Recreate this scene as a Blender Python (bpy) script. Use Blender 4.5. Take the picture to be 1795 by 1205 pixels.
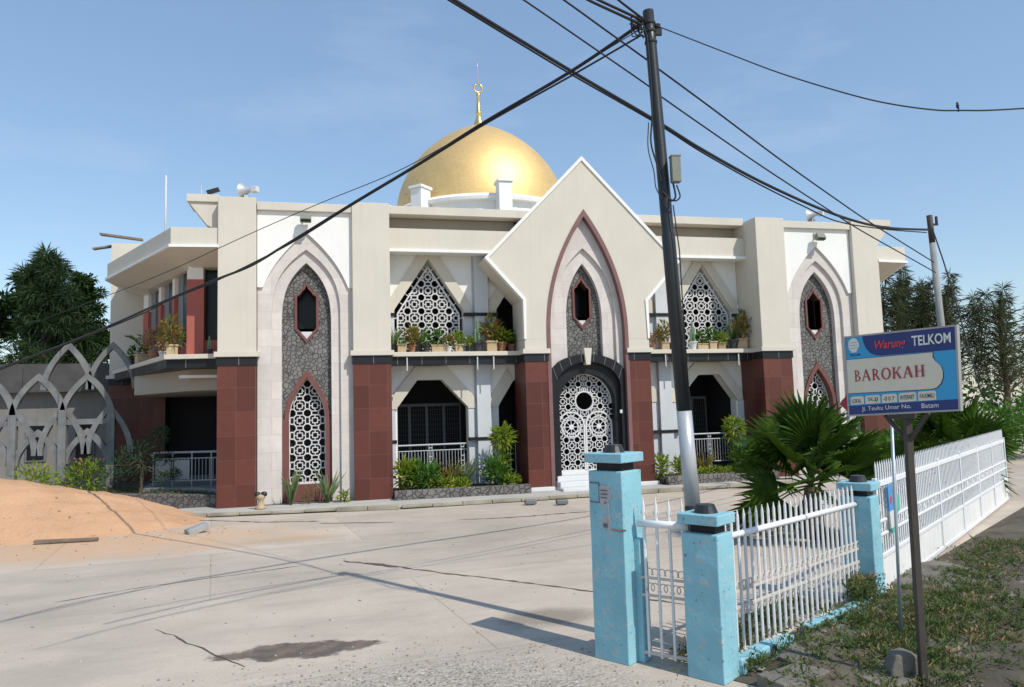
import bpy, bmesh, math, random
from mathutils import Vector, Matrix
R = math.radians
rnd = random.Random(7)
for o in list(bpy.data.objects): bpy.data.objects.remove(o)
SC = bpy.context.scene
COL = SC.collection
pi = math.pi

# ------------------------------------------------------------------ camera
CX, CY, FPX = 897.5, 602.5, 1305.4
YAW, PITCH, ROLL = 0.2436, 0.0888, -0.0297
CAMH = 2.1
def _axes():
    f0 = Vector((math.sin(YAW), math.cos(YAW), 0)); r0 = Vector((math.cos(YAW), -math.sin(YAW), 0)); u0 = Vector((0, 0, 1))
    f = f0*math.cos(PITCH)+u0*math.sin(PITCH); u = u0*math.cos(PITCH)-f0*math.sin(PITCH)
    return r0*math.cos(ROLL)+u*math.sin(ROLL), u*math.cos(ROLL)-r0*math.sin(ROLL), f
AR, AU, AF = _axes()
CAMO = Vector((0, 0, CAMH))
cam = bpy.data.cameras.new('camera'); cam_o = bpy.data.objects.new('camera', cam); COL.objects.link(cam_o)
cam.sensor_width = 36; cam.lens = 36*FPX/1795; cam.clip_end = 2000; cam.clip_start = .05
m3 = Matrix((AR, AU, -AF)).transposed()
cam_o.matrix_world = Matrix.Translation(CAMO) @ m3.to_4x4()
SC.camera = cam_o
SC.render.resolution_x, SC.render.resolution_y = 1024, 687
def at(px, py, Y=None, Z=None, d=None):
    """point of the place seen at a photo pixel, at depth Y, height Z or horizontal distance d"""
    v = AF*FPX+AR*(px-CX)-AU*(py-CY)
    if Y is not None: t = Y/v.y
    elif Z is not None: t = (Z-CAMH)/v.z
    else: t = d/math.hypot(v.x, v.y)
    return CAMO+v*t

# ------------------------------------------------------------------ world, sun, exposure
SUN = Vector((.348, -.579, .737)).normalized()
w = bpy.data.worlds.new('World'); SC.world = w; w.use_nodes = True
nt = w.node_tree; N = nt.nodes; L = nt.links
bg = N['Background']
sky = N.new('ShaderNodeTexSky'); sky.sky_type = 'NISHITA'; sky.sun_disc = False
sky.sun_elevation = math.asin(SUN.z); sky.sun_rotation = math.atan2(SUN.x, SUN.y)
sky.air_density = 1.25; sky.dust_density = .25; sky.ozone_density = 2.2; sky.altitude = 0
tc = N.new('ShaderNodeTexCoord'); mp = N.new('ShaderNodeMapping')
mp.inputs['Scale'].default_value = (1.6, 2.2, 6.0); mp.inputs['Rotation'].default_value = (R(18), R(-24), R(10))
nz = N.new('ShaderNodeTexNoise'); nz.inputs['Scale'].default_value = 1.7; nz.inputs['Detail'].default_value = 7; nz.inputs['Roughness'].default_value = .58
cr = N.new('ShaderNodeValToRGB'); cr.color_ramp.elements[0].position = .56; cr.color_ramp.elements[1].position = .95
cr.color_ramp.elements[1].color = (.45, .45, .45, 1)
mx = N.new('ShaderNodeMix'); mx.data_type = 'RGBA'
mx.inputs['B'].default_value = (5.2, 5.6, 6.4, 1)
L.new(tc.outputs['Generated'], mp.inputs['Vector']); L.new(mp.outputs['Vector'], nz.inputs['Vector'])
L.new(nz.outputs['Fac'], cr.inputs['Fac']); L.new(cr.outputs['Color'], mx.inputs['Factor'])
L.new(sky.outputs['Color'], mx.inputs['A'])
hz_ = N.new('ShaderNodeMix'); hz_.data_type = 'RGBA'; hz_.inputs['Factor'].default_value = .38; hz_.inputs['B'].default_value = (1.65, 2.65, 4.15, 1)   # thin even tropical haze high in the sky
L.new(mx.outputs['Result'], hz_.inputs['A']); L.new(hz_.outputs['Result'], bg.inputs['Color'])
bg.inputs['Strength'].default_value = .15
sl = bpy.data.lights.new('sun', 'SUN'); sl.energy = 3.5; sl.angle = R(.5); sl.color = (1, .95, .86)
so = bpy.data.objects.new('sun', sl); COL.objects.link(so)
so.rotation_euler = (-SUN).to_track_quat('-Z', 'Y').to_euler(); so.location = (10, -20, 30)
SC.view_settings.view_transform = 'Standard'; SC.view_settings.look = 'None'
SC.view_settings.exposure = .17; SC.view_settings.gamma = 1

# ------------------------------------------------------------------ materials
class NT:
    def __init__(s, name):
        s.m = bpy.data.materials.new(name); s.m.use_nodes = True
        s.t = s.m.node_tree; s.b = s.t.nodes['Principled BSDF']
        s.tc = s.t.nodes.new('ShaderNodeTexCoord'); s.obj = s.tc.outputs['Object']
    def n(s, typ, **k):
        nd = s.t.nodes.new(typ)
        for a, v in k.items(): setattr(nd, a, v)
        return nd
    def l(s, a, b): s.t.links.new(a, b)
    def val(s, sock, v):
        if hasattr(v, 'is_output'): s.l(v, sock)
        else: sock.default_value = v
    def noise(s, scale, detail=4, rough=.55, vec=None, stretch=None):
        v = vec or s.obj
        if stretch:
            mpn = s.n('ShaderNodeMapping'); mpn.inputs['Scale'].default_value = stretch; s.l(v, mpn.inputs['Vector']); v = mpn.outputs['Vector']
        nd = s.n('ShaderNodeTexNoise'); nd.inputs['Scale'].default_value = scale; nd.inputs['Detail'].default_value = detail
        nd.inputs['Roughness'].default_value = rough; s.l(v, nd.inputs['Vector']); return nd.outputs['Fac']
    def math(s, op, a, b=0., clamp=False):
        nd = s.n('ShaderNodeMath', operation=op, use_clamp=clamp); s.val(nd.inputs[0], a); s.val(nd.inputs[1], b); return nd.outputs[0]
    def ramp(s, fac, p0, p1, c0=(0, 0, 0), c1=(1, 1, 1)):
        nd = s.n('ShaderNodeValToRGB'); e = nd.color_ramp.elements
        e[0].position = p0; e[1].position = p1; e[0].color = (*c0, 1); e[1].color = (*c1, 1)
        s.l(fac, nd.inputs['Fac']); return nd.outputs['Color']
    def mix(s, fac, a, b, blend='MIX'):
        nd = s.n('ShaderNodeMix', data_type='RGBA', blend_type=blend)
        s.val(nd.inputs['Factor'], fac)
        for sk, v in (('A', a), ('B', b)):
            s.val(nd.inputs[sk], (*v, 1) if isinstance(v, tuple) and len(v) == 3 else v)
        return nd.outputs['Result']
    def bump(s, h, st, dist=.02):
        nd = s.n('ShaderNodeBump'); nd.inputs['Strength'].default_value = st; nd.inputs['Distance'].default_value = dist
        s.l(h, nd.inputs['Height']); s.l(nd.outputs['Normal'], s.b.inputs['Normal'])
    def out(s, col, rough=.8, metal=0., spec=.3):
        s.val(s.b.inputs['Base Color'], (*col, 1) if isinstance(col, tuple) else col)
        s.val(s.b.inputs['Roughness'], rough); s.b.inputs['Metallic'].default_value = metal
        s.b.inputs['Specular IOR Level'].default_value = spec
        return s.m
    def sepxyz(s):
        nd = s.n('ShaderNodeSeparateXYZ'); s.l(s.obj, nd.inputs[0]); return nd.outputs
    def wallvec(s):
        x, y, z = s.sepxyz()
        c = s.n('ShaderNodeCombineXYZ'); s.l(s.math('ADD', x, y), c.inputs[0]); s.l(z, c.inputs[1]); return c.outputs[0]
def k(c, f): return tuple(min(1, a*f) for a in c)

def plain(name, c, rough=.8, var=.12, scale=2.5, streak=.0, bump=.12, bscale=60, metal=0., spec=.3, speck=0., speckc=(.1, .09, .08)):
    g = NT(name)
    col = g.mix(g.ramp(g.noise(scale), .3, .72), k(c, 1-var), k(c, 1+var*.6))
    if streak:
        st = g.ramp(g.noise(3.2, 5, .6, stretch=(2.6, 2.6, .16)), .52, .78)
        col = g.mix(g.math('MULTIPLY', st, streak), col, k(c, .55))
    if speck:
        sp = g.ramp(g.noise(scale*4.5, 6, .72), .58, .68)
        col = g.mix(g.math('MULTIPLY', sp, speck), col, speckc)
    if bump: g.bump(g.noise(bscale, 3), bump, .01)
    return g.out(col, rough, metal, spec)

def tiled(name, c, bw, bh, mortar, msize=.006, rough=.45, var=.2, spec=.4, offset=0., streak=0.):
    g = NT(name); b = g.n('ShaderNodeTexBrick'); b.offset = offset; b.squash = 1
    g.l(g.wallvec(), b.inputs['Vector'])
    b.inputs['Scale'].default_value = 1; b.inputs['Brick Width'].default_value = bw; b.inputs['Row Height'].default_value = bh
    b.inputs['Mortar Size'].default_value = msize; b.inputs['Mortar Smooth'].default_value = .1; b.inputs['Bias'].default_value = 0
    b.inputs['Color1'].default_value = (*k(c, 1-var), 1); b.inputs['Color2'].default_value = (*k(c, 1+var), 1)
    b.inputs['Mortar'].default_value = (*mortar, 1)
    col = g.mix(g.math('MULTIPLY', g.ramp(g.noise(5, 5), .35, .7), .35), b.outputs['Color'], k(c, .7))
    if streak:
        st = g.ramp(g.noise(3, 5, .6, stretch=(2.4, 2.4, .2)), .5, .8)
        col = g.mix(g.math('MULTIPLY', st, streak), col, k(c, .6))
    g.bump(b.outputs['Fac'], -.25, .005)
    return g.out(col, rough, 0, spec)

def rubble(name, c, scale=5.5):
    g = NT(name)
    v = g.n('ShaderNodeTexVoronoi'); v.inputs['Scale'].default_value = scale; g.l(g.obj, v.inputs['Vector'])
    e = g.n('ShaderNodeTexVoronoi', feature='DISTANCE_TO_EDGE'); e.inputs['Scale'].default_value = scale; g.l(g.obj, e.inputs['Vector'])
    sx = g.n('ShaderNodeSeparateColor'); g.l(v.outputs['Color'], sx.inputs[0])
    col = g.mix(sx.outputs[0], k(c, .75), k(c, 1.3))
    col = g.mix(g.math('MULTIPLY', g.noise(22, 5), .45), col, k(c, .5))
    ed = g.ramp(e.outputs['Distance'], .01, .09)
    col = g.mix(ed, k(c, .5), col)
    col = g.mix(g.math('MULTIPLY', g.ramp(g.noise(1.7, 5), .45, .75), .4), col, k(c, 1.5))
    g.bump(g.math('ADD', ed, g.math('MULTIPLY', g.noise(25), .4)), .9, .03)
    return g.out(col, .85)

def leafmat(name, c1, c2, c3=None, tr=.3):
    g = NT(name)
    col = g.mix(g.ramp(g.noise(9, 3), .35, .65), c1, c2)
    if c3: col = g.mix(g.ramp(g.noise(5.3, 2, vec=g.obj), .56, .66), col, c3)
    g.out(col, .6, 0, .15)
    t = g.n('ShaderNodeBsdfTranslucent'); g.l(col, t.inputs['Color'])
    ms = g.n('ShaderNodeMixShader'); ms.inputs[0].default_value = tr
    g.l(g.b.outputs[0], ms.inputs[1]); g.l(t.outputs[0], ms.inputs[2]); g.l(ms.outputs[0], g.t.nodes['Material Output'].inputs['Surface'])
    return g.m

M = {}
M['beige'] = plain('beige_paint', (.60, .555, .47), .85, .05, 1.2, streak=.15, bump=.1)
M['beigeshade'] = plain('shaded_beige_paint', (.36, .325, .27), .85, .06, 1.2, streak=.15)  # the beige again, with the shade under eaves and ledges put into its colour
M['white'] = plain('white_paint', (.80, .79, .75), .8, .05, 1.2, streak=.1, bump=.06)
M['greypaint'] = plain('pale_grey_paint', (.56, .58, .60), .8, .06, 1.5, streak=.12)
M['pink'] = tiled('pinkish_stone', (.63, .575, .535), .62, .42, (.52, .47, .44), .006, .8, .07, .25, .5, streak=.2)
M['granite'] = tiled('red_granite', (.115, .034, .024), .436, .56, (.155, .072, .056), .005, .40, .26, .35, streak=.1)
M['blackstone'] = tiled('black_granite', (.016, .018, .021), .62, .6, (.22, .22, .21), .007, .42, .25, .25)
M['blackarch'] = plain('black_granite_arch', (.018, .019, .021), .45, .2, 5, bump=.05, spec=.2)
M['rubble'] = rubble('grey_rubble_stone', (.175, .17, .16), 10.)
M['planter'] = rubble('planter_rubble', (.17, .155, .145), 7.5)
M['redtrim'] = plain('dull_red_trim', (.17, .068, .058), .6, .12, 4)
M['purple'] = plain('purple_trim', (.20, .105, .10), .55, .12, 4)
M['redpaint'] = plain('salmon_red_paint', (.40, .12, .095), .8, .07, 2, streak=.12)
M['lattice'] = plain('off_white_lattice', (.68, .67, .66), .6, .08, 3)
M['steel'] = plain('pale_grey_steel', (.48, .49, .50), .5, .1, 5)
M['greyframe'] = plain('grey_frame', (.16, .17, .18), .5, .1, 5)
M['dark'] = plain('dark_interior', (.035, .035, .038), .9, .1, 2)  # near-black so openings look black: indoor darkness put into the wall colour
M['glass'] = plain('dark_window_glass', (.010, .011, .012), .25, .1, 2, bump=0, spec=.25)
M['whitestep'] = plain('white_marble_step', (.66, .66, .65), .5, .05, 3)
M['gold'] = None
M['goldplain'] = plain('gilded_metal', (.85, .60, .22), .3, .1, 4, metal=.9, bump=0)
M['timber'] = plain('weathered_timber', (.20, .16, .12), .9, .25, 6)
M['concrete'] = plain('grey_concrete', (.30, .30, .29), .9, .18, 2.4, streak=.3, bump=.3, bscale=30)
M['oldconcrete'] = plain('old_concrete_slab', (.175, .158, .135), .95, .42, 2.6, bump=.9, bscale=18, speck=.7, speckc=(.08, .075, .06))
M['apron'] = plain('apron_concrete', (.46, .44, .40), .9, .14, 1.3, bump=.25, bscale=30, speck=.35, speckc=(.22, .19, .14))
M['gravel_a'] = plain('gravel_dark', (.27, .24, .205), .95, .3, 9, bump=0)
M['gravel_b'] = plain('gravel_mid', (.38, .34, .29), .95, .3, 9, bump=0)
M['kerb'] = plain('kerb_stone', (.33, .30, .23), .95, .35, 1.6, bump=.4, bscale=30, speck=.6, speckc=(.13, .12, .07))
def bluepaint():
    g = NT('light_blue_paint'); c = (.25, .50, .575)
    col = g.mix(g.ramp(g.noise(2.2, 6), .3, .72), k(c, .88), k(c, 1.07))
    col = g.mix(g.math('MULTIPLY', g.ramp(g.noise(4.5, 6, .65, stretch=(1.6, 1.6, .35)), .55, .72), .45), col, (.17, .36, .42))
    col = g.mix(g.math('MULTIPLY', g.ramp(g.noise(13, 7, .75), .555, .62), .8), col, (.42, .47, .45))
    col = g.mix(g.math('MULTIPLY', g.ramp(g.noise(21, 5, .7), .63, .67), .85), col, (.11, .12, .11))
    col = g.mix(g.math('MULTIPLY', g.ramp(g.noise(6.3, 7, .7), .63, .69), .55), col, (.34, .62, .68))
    g.bump(g.noise(26, 5), .35, .012)
    return g.out(col, .78)
M['bluepaint'] = bluepaint()
M['blackpaint'] = plain('black_paint', (.022, .024, .026), .38, .2, 6, spec=.4)
M['silver'] = plain('silver_paint', (.50, .51, .52), .38, .1, 5, metal=.35)
M['cable'] = plain('black_cable', (.02, .02, .022), .6, .1, 9)
M['box'] = plain('grey_green_box', (.23, .24, .19), .6, .15, 6)
M['whitemetal'] = plain('white_rusty_metal', (.74, .74, .73), .5, .05, 4, speck=.75, speckc=(.30, .13, .05))
M['rustmetal'] = plain('rusty_white_rail', (.55, .50, .44), .7, .1, 5, speck=.95, speckc=(.27, .12, .05))
M['whitepipe'] = plain('white_rail_pipe', (.78, .78, .80), .4, .04, 3, speck=.15, speckc=(.4, .2, .1))
M['sheet'] = plain('white_sheet_metal', (.76, .75, .72), .5, .06, 2, streak=.2, speck=.4, speckc=(.34, .17, .07))
M['brownpost'] = plain('brown_post', (.06, .05, .042), .6, .25, 5)
M['galv'] = plain('galvanised_pipe', (.36, .42, .46), .4, .1, 5, metal=.4)
M['terracotta'] = plain('terracotta', (.33, .16, .09), .85, .15, 6)
M['tanpot'] = plain('tan_pot', (.46, .35, .21), .85, .12, 6)
M['darkpot'] = plain('dark_pot', (.05, .05, .055), .6, .15, 6)
M['whitepot'] = plain('white_pot', (.6, .6, .58), .6, .08, 6)
M['soil'] = plain('soil', (.06, .045, .03), .95, .2, 8)
M['bark'] = plain('bark', (.11, .085, .06), .95, .3, 8, bump=.6, bscale=20)
M['leaf'] = leafmat('green_leaf', (.05, .13, .02), (.11, .22, .03))
M['yleaf'] = leafmat('yellow_green_leaf', (.26, .32, .03), (.13, .24, .03), (.42, .38, .05))
M['croton'] = leafmat('croton_leaf', (.10, .17, .03), (.30, .20, .05), (.40, .13, .04))
M['dry'] = leafmat('dry_pinkish_leaf', (.46, .27, .18), (.36, .24, .12), (.18, .20, .06))
M['cactus'] = plain('cactus_green', (.16, .24, .13), .6, .2, 9)
M['spiky'] = leafmat('grey_green_blade', (.13, .19, .08), (.22, .28, .13))
M['needle'] = leafmat('casuarina_needle', (.028, .06, .024), (.07, .11, .045), tr=.2)
M['needlelight'] = leafmat('grey_green_needle', (.055, .075, .035), (.115, .13, .06), tr=.35)
M['tree'] = leafmat('dark_tree_leaf', (.022, .05, .016), (.06, .11, .03), tr=.2)
M['olive'] = leafmat('olive_leaf', (.08, .09, .035), (.14, .15, .06), tr=.25)
M['pine'] = leafmat('pine_needle', (.025, .06, .035), (.05, .10, .05), tr=.15)
M['palm'] = leafmat('palm_leaf', (.03, .072, .007), (.068, .128, .012), tr=.22)
M['weed'] = leafmat('weed_leaf', (.07, .11, .03), (.12, .165, .05), (.19, .165, .07))
M['weedgrass'] = leafmat('weed_grass', (.11, .14, .045), (.18, .20, .085), (.26, .22, .11))
M['petals'] = leafmat('pink_flower', (.45, .10, .15), (.30, .06, .10))
M['signblue'] = plain('sign_light_blue', (.045, .33, .60), .5, .05, 6, bump=0)
M['signnavy'] = plain('sign_navy', (.03, .045, .17), .5, .08, 6, bump=0)
M['signcream'] = plain('sign_cream', (.66, .61, .49), .6, .05, 8, bump=0)
M['signred'] = plain('sign_red', (.62, .07, .07), .5, .05, 6, bump=0)
M['signmaroon'] = plain('sign_maroon', (.36, .04, .06), .5, .05, 6, bump=0)
M['signwhite'] = plain('sign_white', (.70, .70, .66), .5, .04, 6, bump=0)
M['signdark'] = plain('sign_dark_ink', (.05, .05, .05), .5, .04, 6, bump=0)
M['alu'] = plain('aluminium_edge', (.36, .35, .33), .5, .1, 6, metal=.3)
M['trellis'] = plain('weathered_grey_concrete', (.19, .195, .195), .95, .3, 3.2, streak=.5, bump=.5, bscale=22)
M['housewall'] = plain('far_house_wall', (.21, .20, .185), .9, .12, 1.5, streak=.3)
M['houseroof'] = plain('far_house_roof', (.085, .08, .078), .9, .2, 3)
M['poster'] = plain('blue_print', (.08, .30, .62), .6, .1, 4, bump=0)
M['posterw'] = plain('pale_print', (.65, .65, .62), .6, .1, 4, bump=0)
M['posterg'] = plain('green_print', (.10, .45, .35), .6, .1, 4, bump=0)
M['paper'] = plain('torn_grey_paper', (.42, .41, .42), .9, .12, 9, bump=.1)
M['ink'] = plain('paper_ink', (.14, .14, .16), .9, .2, 20, bump=0)

def gold_dome():
    g = NT('gold_mosaic'); x, y, z = g.sepxyz()
    ang = g.math('ARCTAN2', x, y)
    c = g.n('ShaderNodeCombineXYZ'); g.l(g.math('MULTIPLY', ang, 3.7), c.inputs[0]); g.l(z, c.inputs[1])
    b = g.n('ShaderNodeTexBrick'); b.offset = .5; g.l(c.outputs[0], b.inputs['Vector'])
    b.inputs['Scale'].default_value = 1; b.inputs['Brick Width'].default_value = .13; b.inputs['Row Height'].default_value = .13
    b.inputs['Mortar Size'].default_value = .004; b.inputs['Mortar Smooth'].default_value = .3
    base = (.84, .57, .24)
    b.inputs['Color1'].default_value = (*k(base, .97), 1); b.inputs['Color2'].default_value = (*k(base, 1.03), 1); b.inputs['Mortar'].default_value = (*k(base, .86), 1)
    col = g.mix(g.math('MULTIPLY', g.ramp(g.noise(1.6, 6), .4, .7), .35), b.outputs['Color'], k(base, .78))
    col = g.mix(g.math('MULTIPLY', g.ramp(g.noise(2.6, 6, .65, stretch=(2.5, 2.5, .2)), .52, .75), .3), col, (.55, .40, .22))
    g.bump(b.outputs['Fac'], -.06, .004)
    return g.out(col, .54, .66, .5)
M['gold'] = gold_dome()

def ground_mat():
    g = NT('yard_concrete'); x, y, z = g.sepxyz()
    def ell(cx, cy, rx, ry, nscale, namt, p0, p1, ang=0.):
        ca, sa = math.cos(ang), math.sin(ang)
        dx, dy = g.math('SUBTRACT', x, cx), g.math('SUBTRACT', y, cy)
        u = g.math('ADD', g.math('MULTIPLY', dx, ca/rx), g.math('MULTIPLY', dy, sa/rx))
        v = g.math('SUBTRACT', g.math('MULTIPLY', dy, ca/ry), g.math('MULTIPLY', dx, sa/ry))
        r = g.math('SQRT', g.math('ADD', g.math('MULTIPLY', u, u), g.math('MULTIPLY', v, v)))
        r = g.math('ADD', r, g.math('MULTIPLY', g.math('SUBTRACT', g.noise(nscale, 6, .65), .5), namt))
        return g.ramp(r, p0, p1, (1, 1, 1), (0, 0, 0))
    c = (.535, .455, .375)
    col = g.mix(g.ramp(g.noise(.55, 6, .6), .3, .72), k(c, .84), k(c, 1.10))
    col = g.mix(g.math('MULTIPLY', g.ramp(g.noise(2.2, 8, .7, stretch=(.5, 1.6, 1)), .5, .8), .34), col, (.28, .25, .225))
    col = g.mix(g.math('MULTIPLY', g.ramp(g.noise(.9, 9, .72, stretch=(.35, 1.3, 1)), .52, .66), .38), col, (.30, .265, .225))
    col = g.mix(g.math('MULTIPLY', g.ramp(g.noise(1.3, 8, .7, stretch=(.6, 1.8, 1)), .30, .42, (1, 1, 1), (0, 0, 0)), .35), col, (.56, .50, .43))
    col = g.mix(g.math('MULTIPLY', g.ramp(g.noise(5.5, 8, .75), .60, .70), .35), col, (.22, .20, .18))
    col = g.mix(g.math('MULTIPLY', g.ramp(g.noise(38, 4, .7), .45, .75), .28), col, (.25, .23, .20))
    col = g.mix(g.math('MULTIPLY', g.ramp(g.noise(140, 2, .7), .62, .72), .5), col, (.16, .15, .14))
    # sand washed out from the heap
    col = g.mix(g.math('MULTIPLY', ell(-3.9, 14.3, 4.2, 2.0, 1.4, 1.3, .35, 1.25), .8), col, (.56, .36, .22))
    # broken gravelly surface in front
    gr = ell(.55, 5.5, 2.3, 1.25, 1.7, 1.5, .45, 1.15, .12)
    vo = g.n('ShaderNodeTexVoronoi'); vo.inputs['Scale'].default_value = 30; g.l(g.obj, vo.inputs['Vector'])
    sc = g.n('ShaderNodeSeparateColor'); g.l(vo.outputs['Color'], sc.inputs[0])
    gc = g.mix(sc.outputs[0], (.25, .225, .195), (.54, .49, .43))
    col = g.mix(g.math('MULTIPLY', gr, .55), col, gc)
    # damp patch and old stains
    wet = ell(-.30, 7.20, .80, .27, 3.4, 1.3, .74, .90, -.05)
    col = g.mix(g.math('MULTIPLY', wet, .88), col, g.mix(g.ramp(g.noise(6, 4), .42, .58), (.145, .10, .075), (.07, .058, .052)))
    st2 = ell(2.15, 7.45, .62, .42, 3, .8, .5, 1.05)
    col = g.mix(g.math('MULTIPLY', st2, .65), col, (.19, .155, .115))
    st3 = ell(-.55, 13.6, 1.1, .4, 3, 1.0, .4, .95); col = g.mix(g.math('MULTIPLY', st3, .45), col, (.42, .28, .16))
    bj = g.n('ShaderNodeTexBrick'); bj.offset = .5
    mpj = g.n('ShaderNodeMapping'); mpj.inputs['Rotation'].default_value = (0, 0, R(-8)); g.l(g.obj, mpj.inputs['Vector'])
    wv = g.n('ShaderNodeMix', data_type='VECTOR'); wv.inputs['Factor'].default_value = .03
    nv = g.n('ShaderNodeTexNoise'); nv.inputs['Scale'].default_value = 1.3; nv.inputs['Detail'].default_value = 5; g.l(g.obj, nv.inputs['Vector'])
    g.l(mpj.outputs['Vector'], wv.inputs['A']); g.l(nv.outputs['Color'], wv.inputs['B']); g.l(wv.outputs['Result'], bj.inputs['Vector'])
    bj.inputs['Scale'].default_value = 1; bj.inputs['Brick Width'].default_value = 4.6; bj.inputs['Row Height'].default_value = 3.1; bj.inputs['Mortar Size'].default_value = .010; bj.inputs['Mortar Smooth'].default_value = .5
    bj.inputs['Color1'].default_value = (.86, .86, .86, 1); bj.inputs['Color2'].default_value = (1.06, 1.05, 1.03, 1); bj.inputs['Mortar'].default_value = (.68, .66, .63, 1)
    col = g.mix(.75, col, bj.outputs['Color'], 'MULTIPLY')
    dr1 = ell(3.2, 12.6, 3.4, .8, 1.6, 1.5, .3, 1.0); col = g.mix(g.math('MULTIPLY', dr1, .3), col, (.27, .235, .19))
    dr2 = ell(-3.0, 9.3, 1.5, .7, 2., 1.5, .3, 1.0); col = g.mix(g.math('MULTIPLY', dr2, .25), col, (.27, .24, .20))
    dr3 = ell(-2.4, 7.2, 1.0, .5, 2., 1.6, .3, 1.0); col = g.mix(g.math('MULTIPLY', dr3, .3), col, (.25, .225, .19))
    rough = g.mix(wet, (.92, .92, .92), (.55, .55, .55))
    h = g.math('ADD', g.math('ADD', g.math('MULTIPLY', g.noise(45, 4), .3), g.math('MULTIPLY', g.noise(6, 6, .65), .9)), g.math('MULTIPLY', g.math('MULTIPLY', gr, vo.outputs['Distance']), -1.6))
    g.bump(h, .5, .02)
    g.out(col, .9, 0, .25); g.l(rough, g.b.inputs['Roughness'])
    return g.m
M['ground'] = ground_mat()
def sand_mat():
    g = NT('orange_sand')
    c = (.60, .36, .215)
    col = g.mix(g.ramp(g.noise(1.3, 6), .3, .7), k(c, .9), k(c, 1.07))
    col = g.mix(g.math('MULTIPLY', g.ramp(g.noise(60, 3), .5, .75), .35), col, k(c, .66))
    col = g.mix(g.math('MULTIPLY', g.ramp(g.noise(26, 6, .7), .56, .66), .35), col, k(c, .72))
    g.bump(g.math('ADD', g.noise(9, 6), g.math('MULTIPLY', g.noise(55, 4, .7), .5)), .8, .05)
    return g.out(col, .95, 0, .1)
M['sand'] = sand_mat()
M['crack_and_shadow'] = plain('crack_dirt_and_shadow', (.12, .095, .07), .95, .3, 5, bump=0)  # dirt in the cracks, also the colour of one painted cable shadow
M['earth'] = plain('dry_earth', (.118, .098, .074), .95, .45, 2, bump=.8, bscale=16, speck=.8, speckc=(.055, .06, .028))

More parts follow.
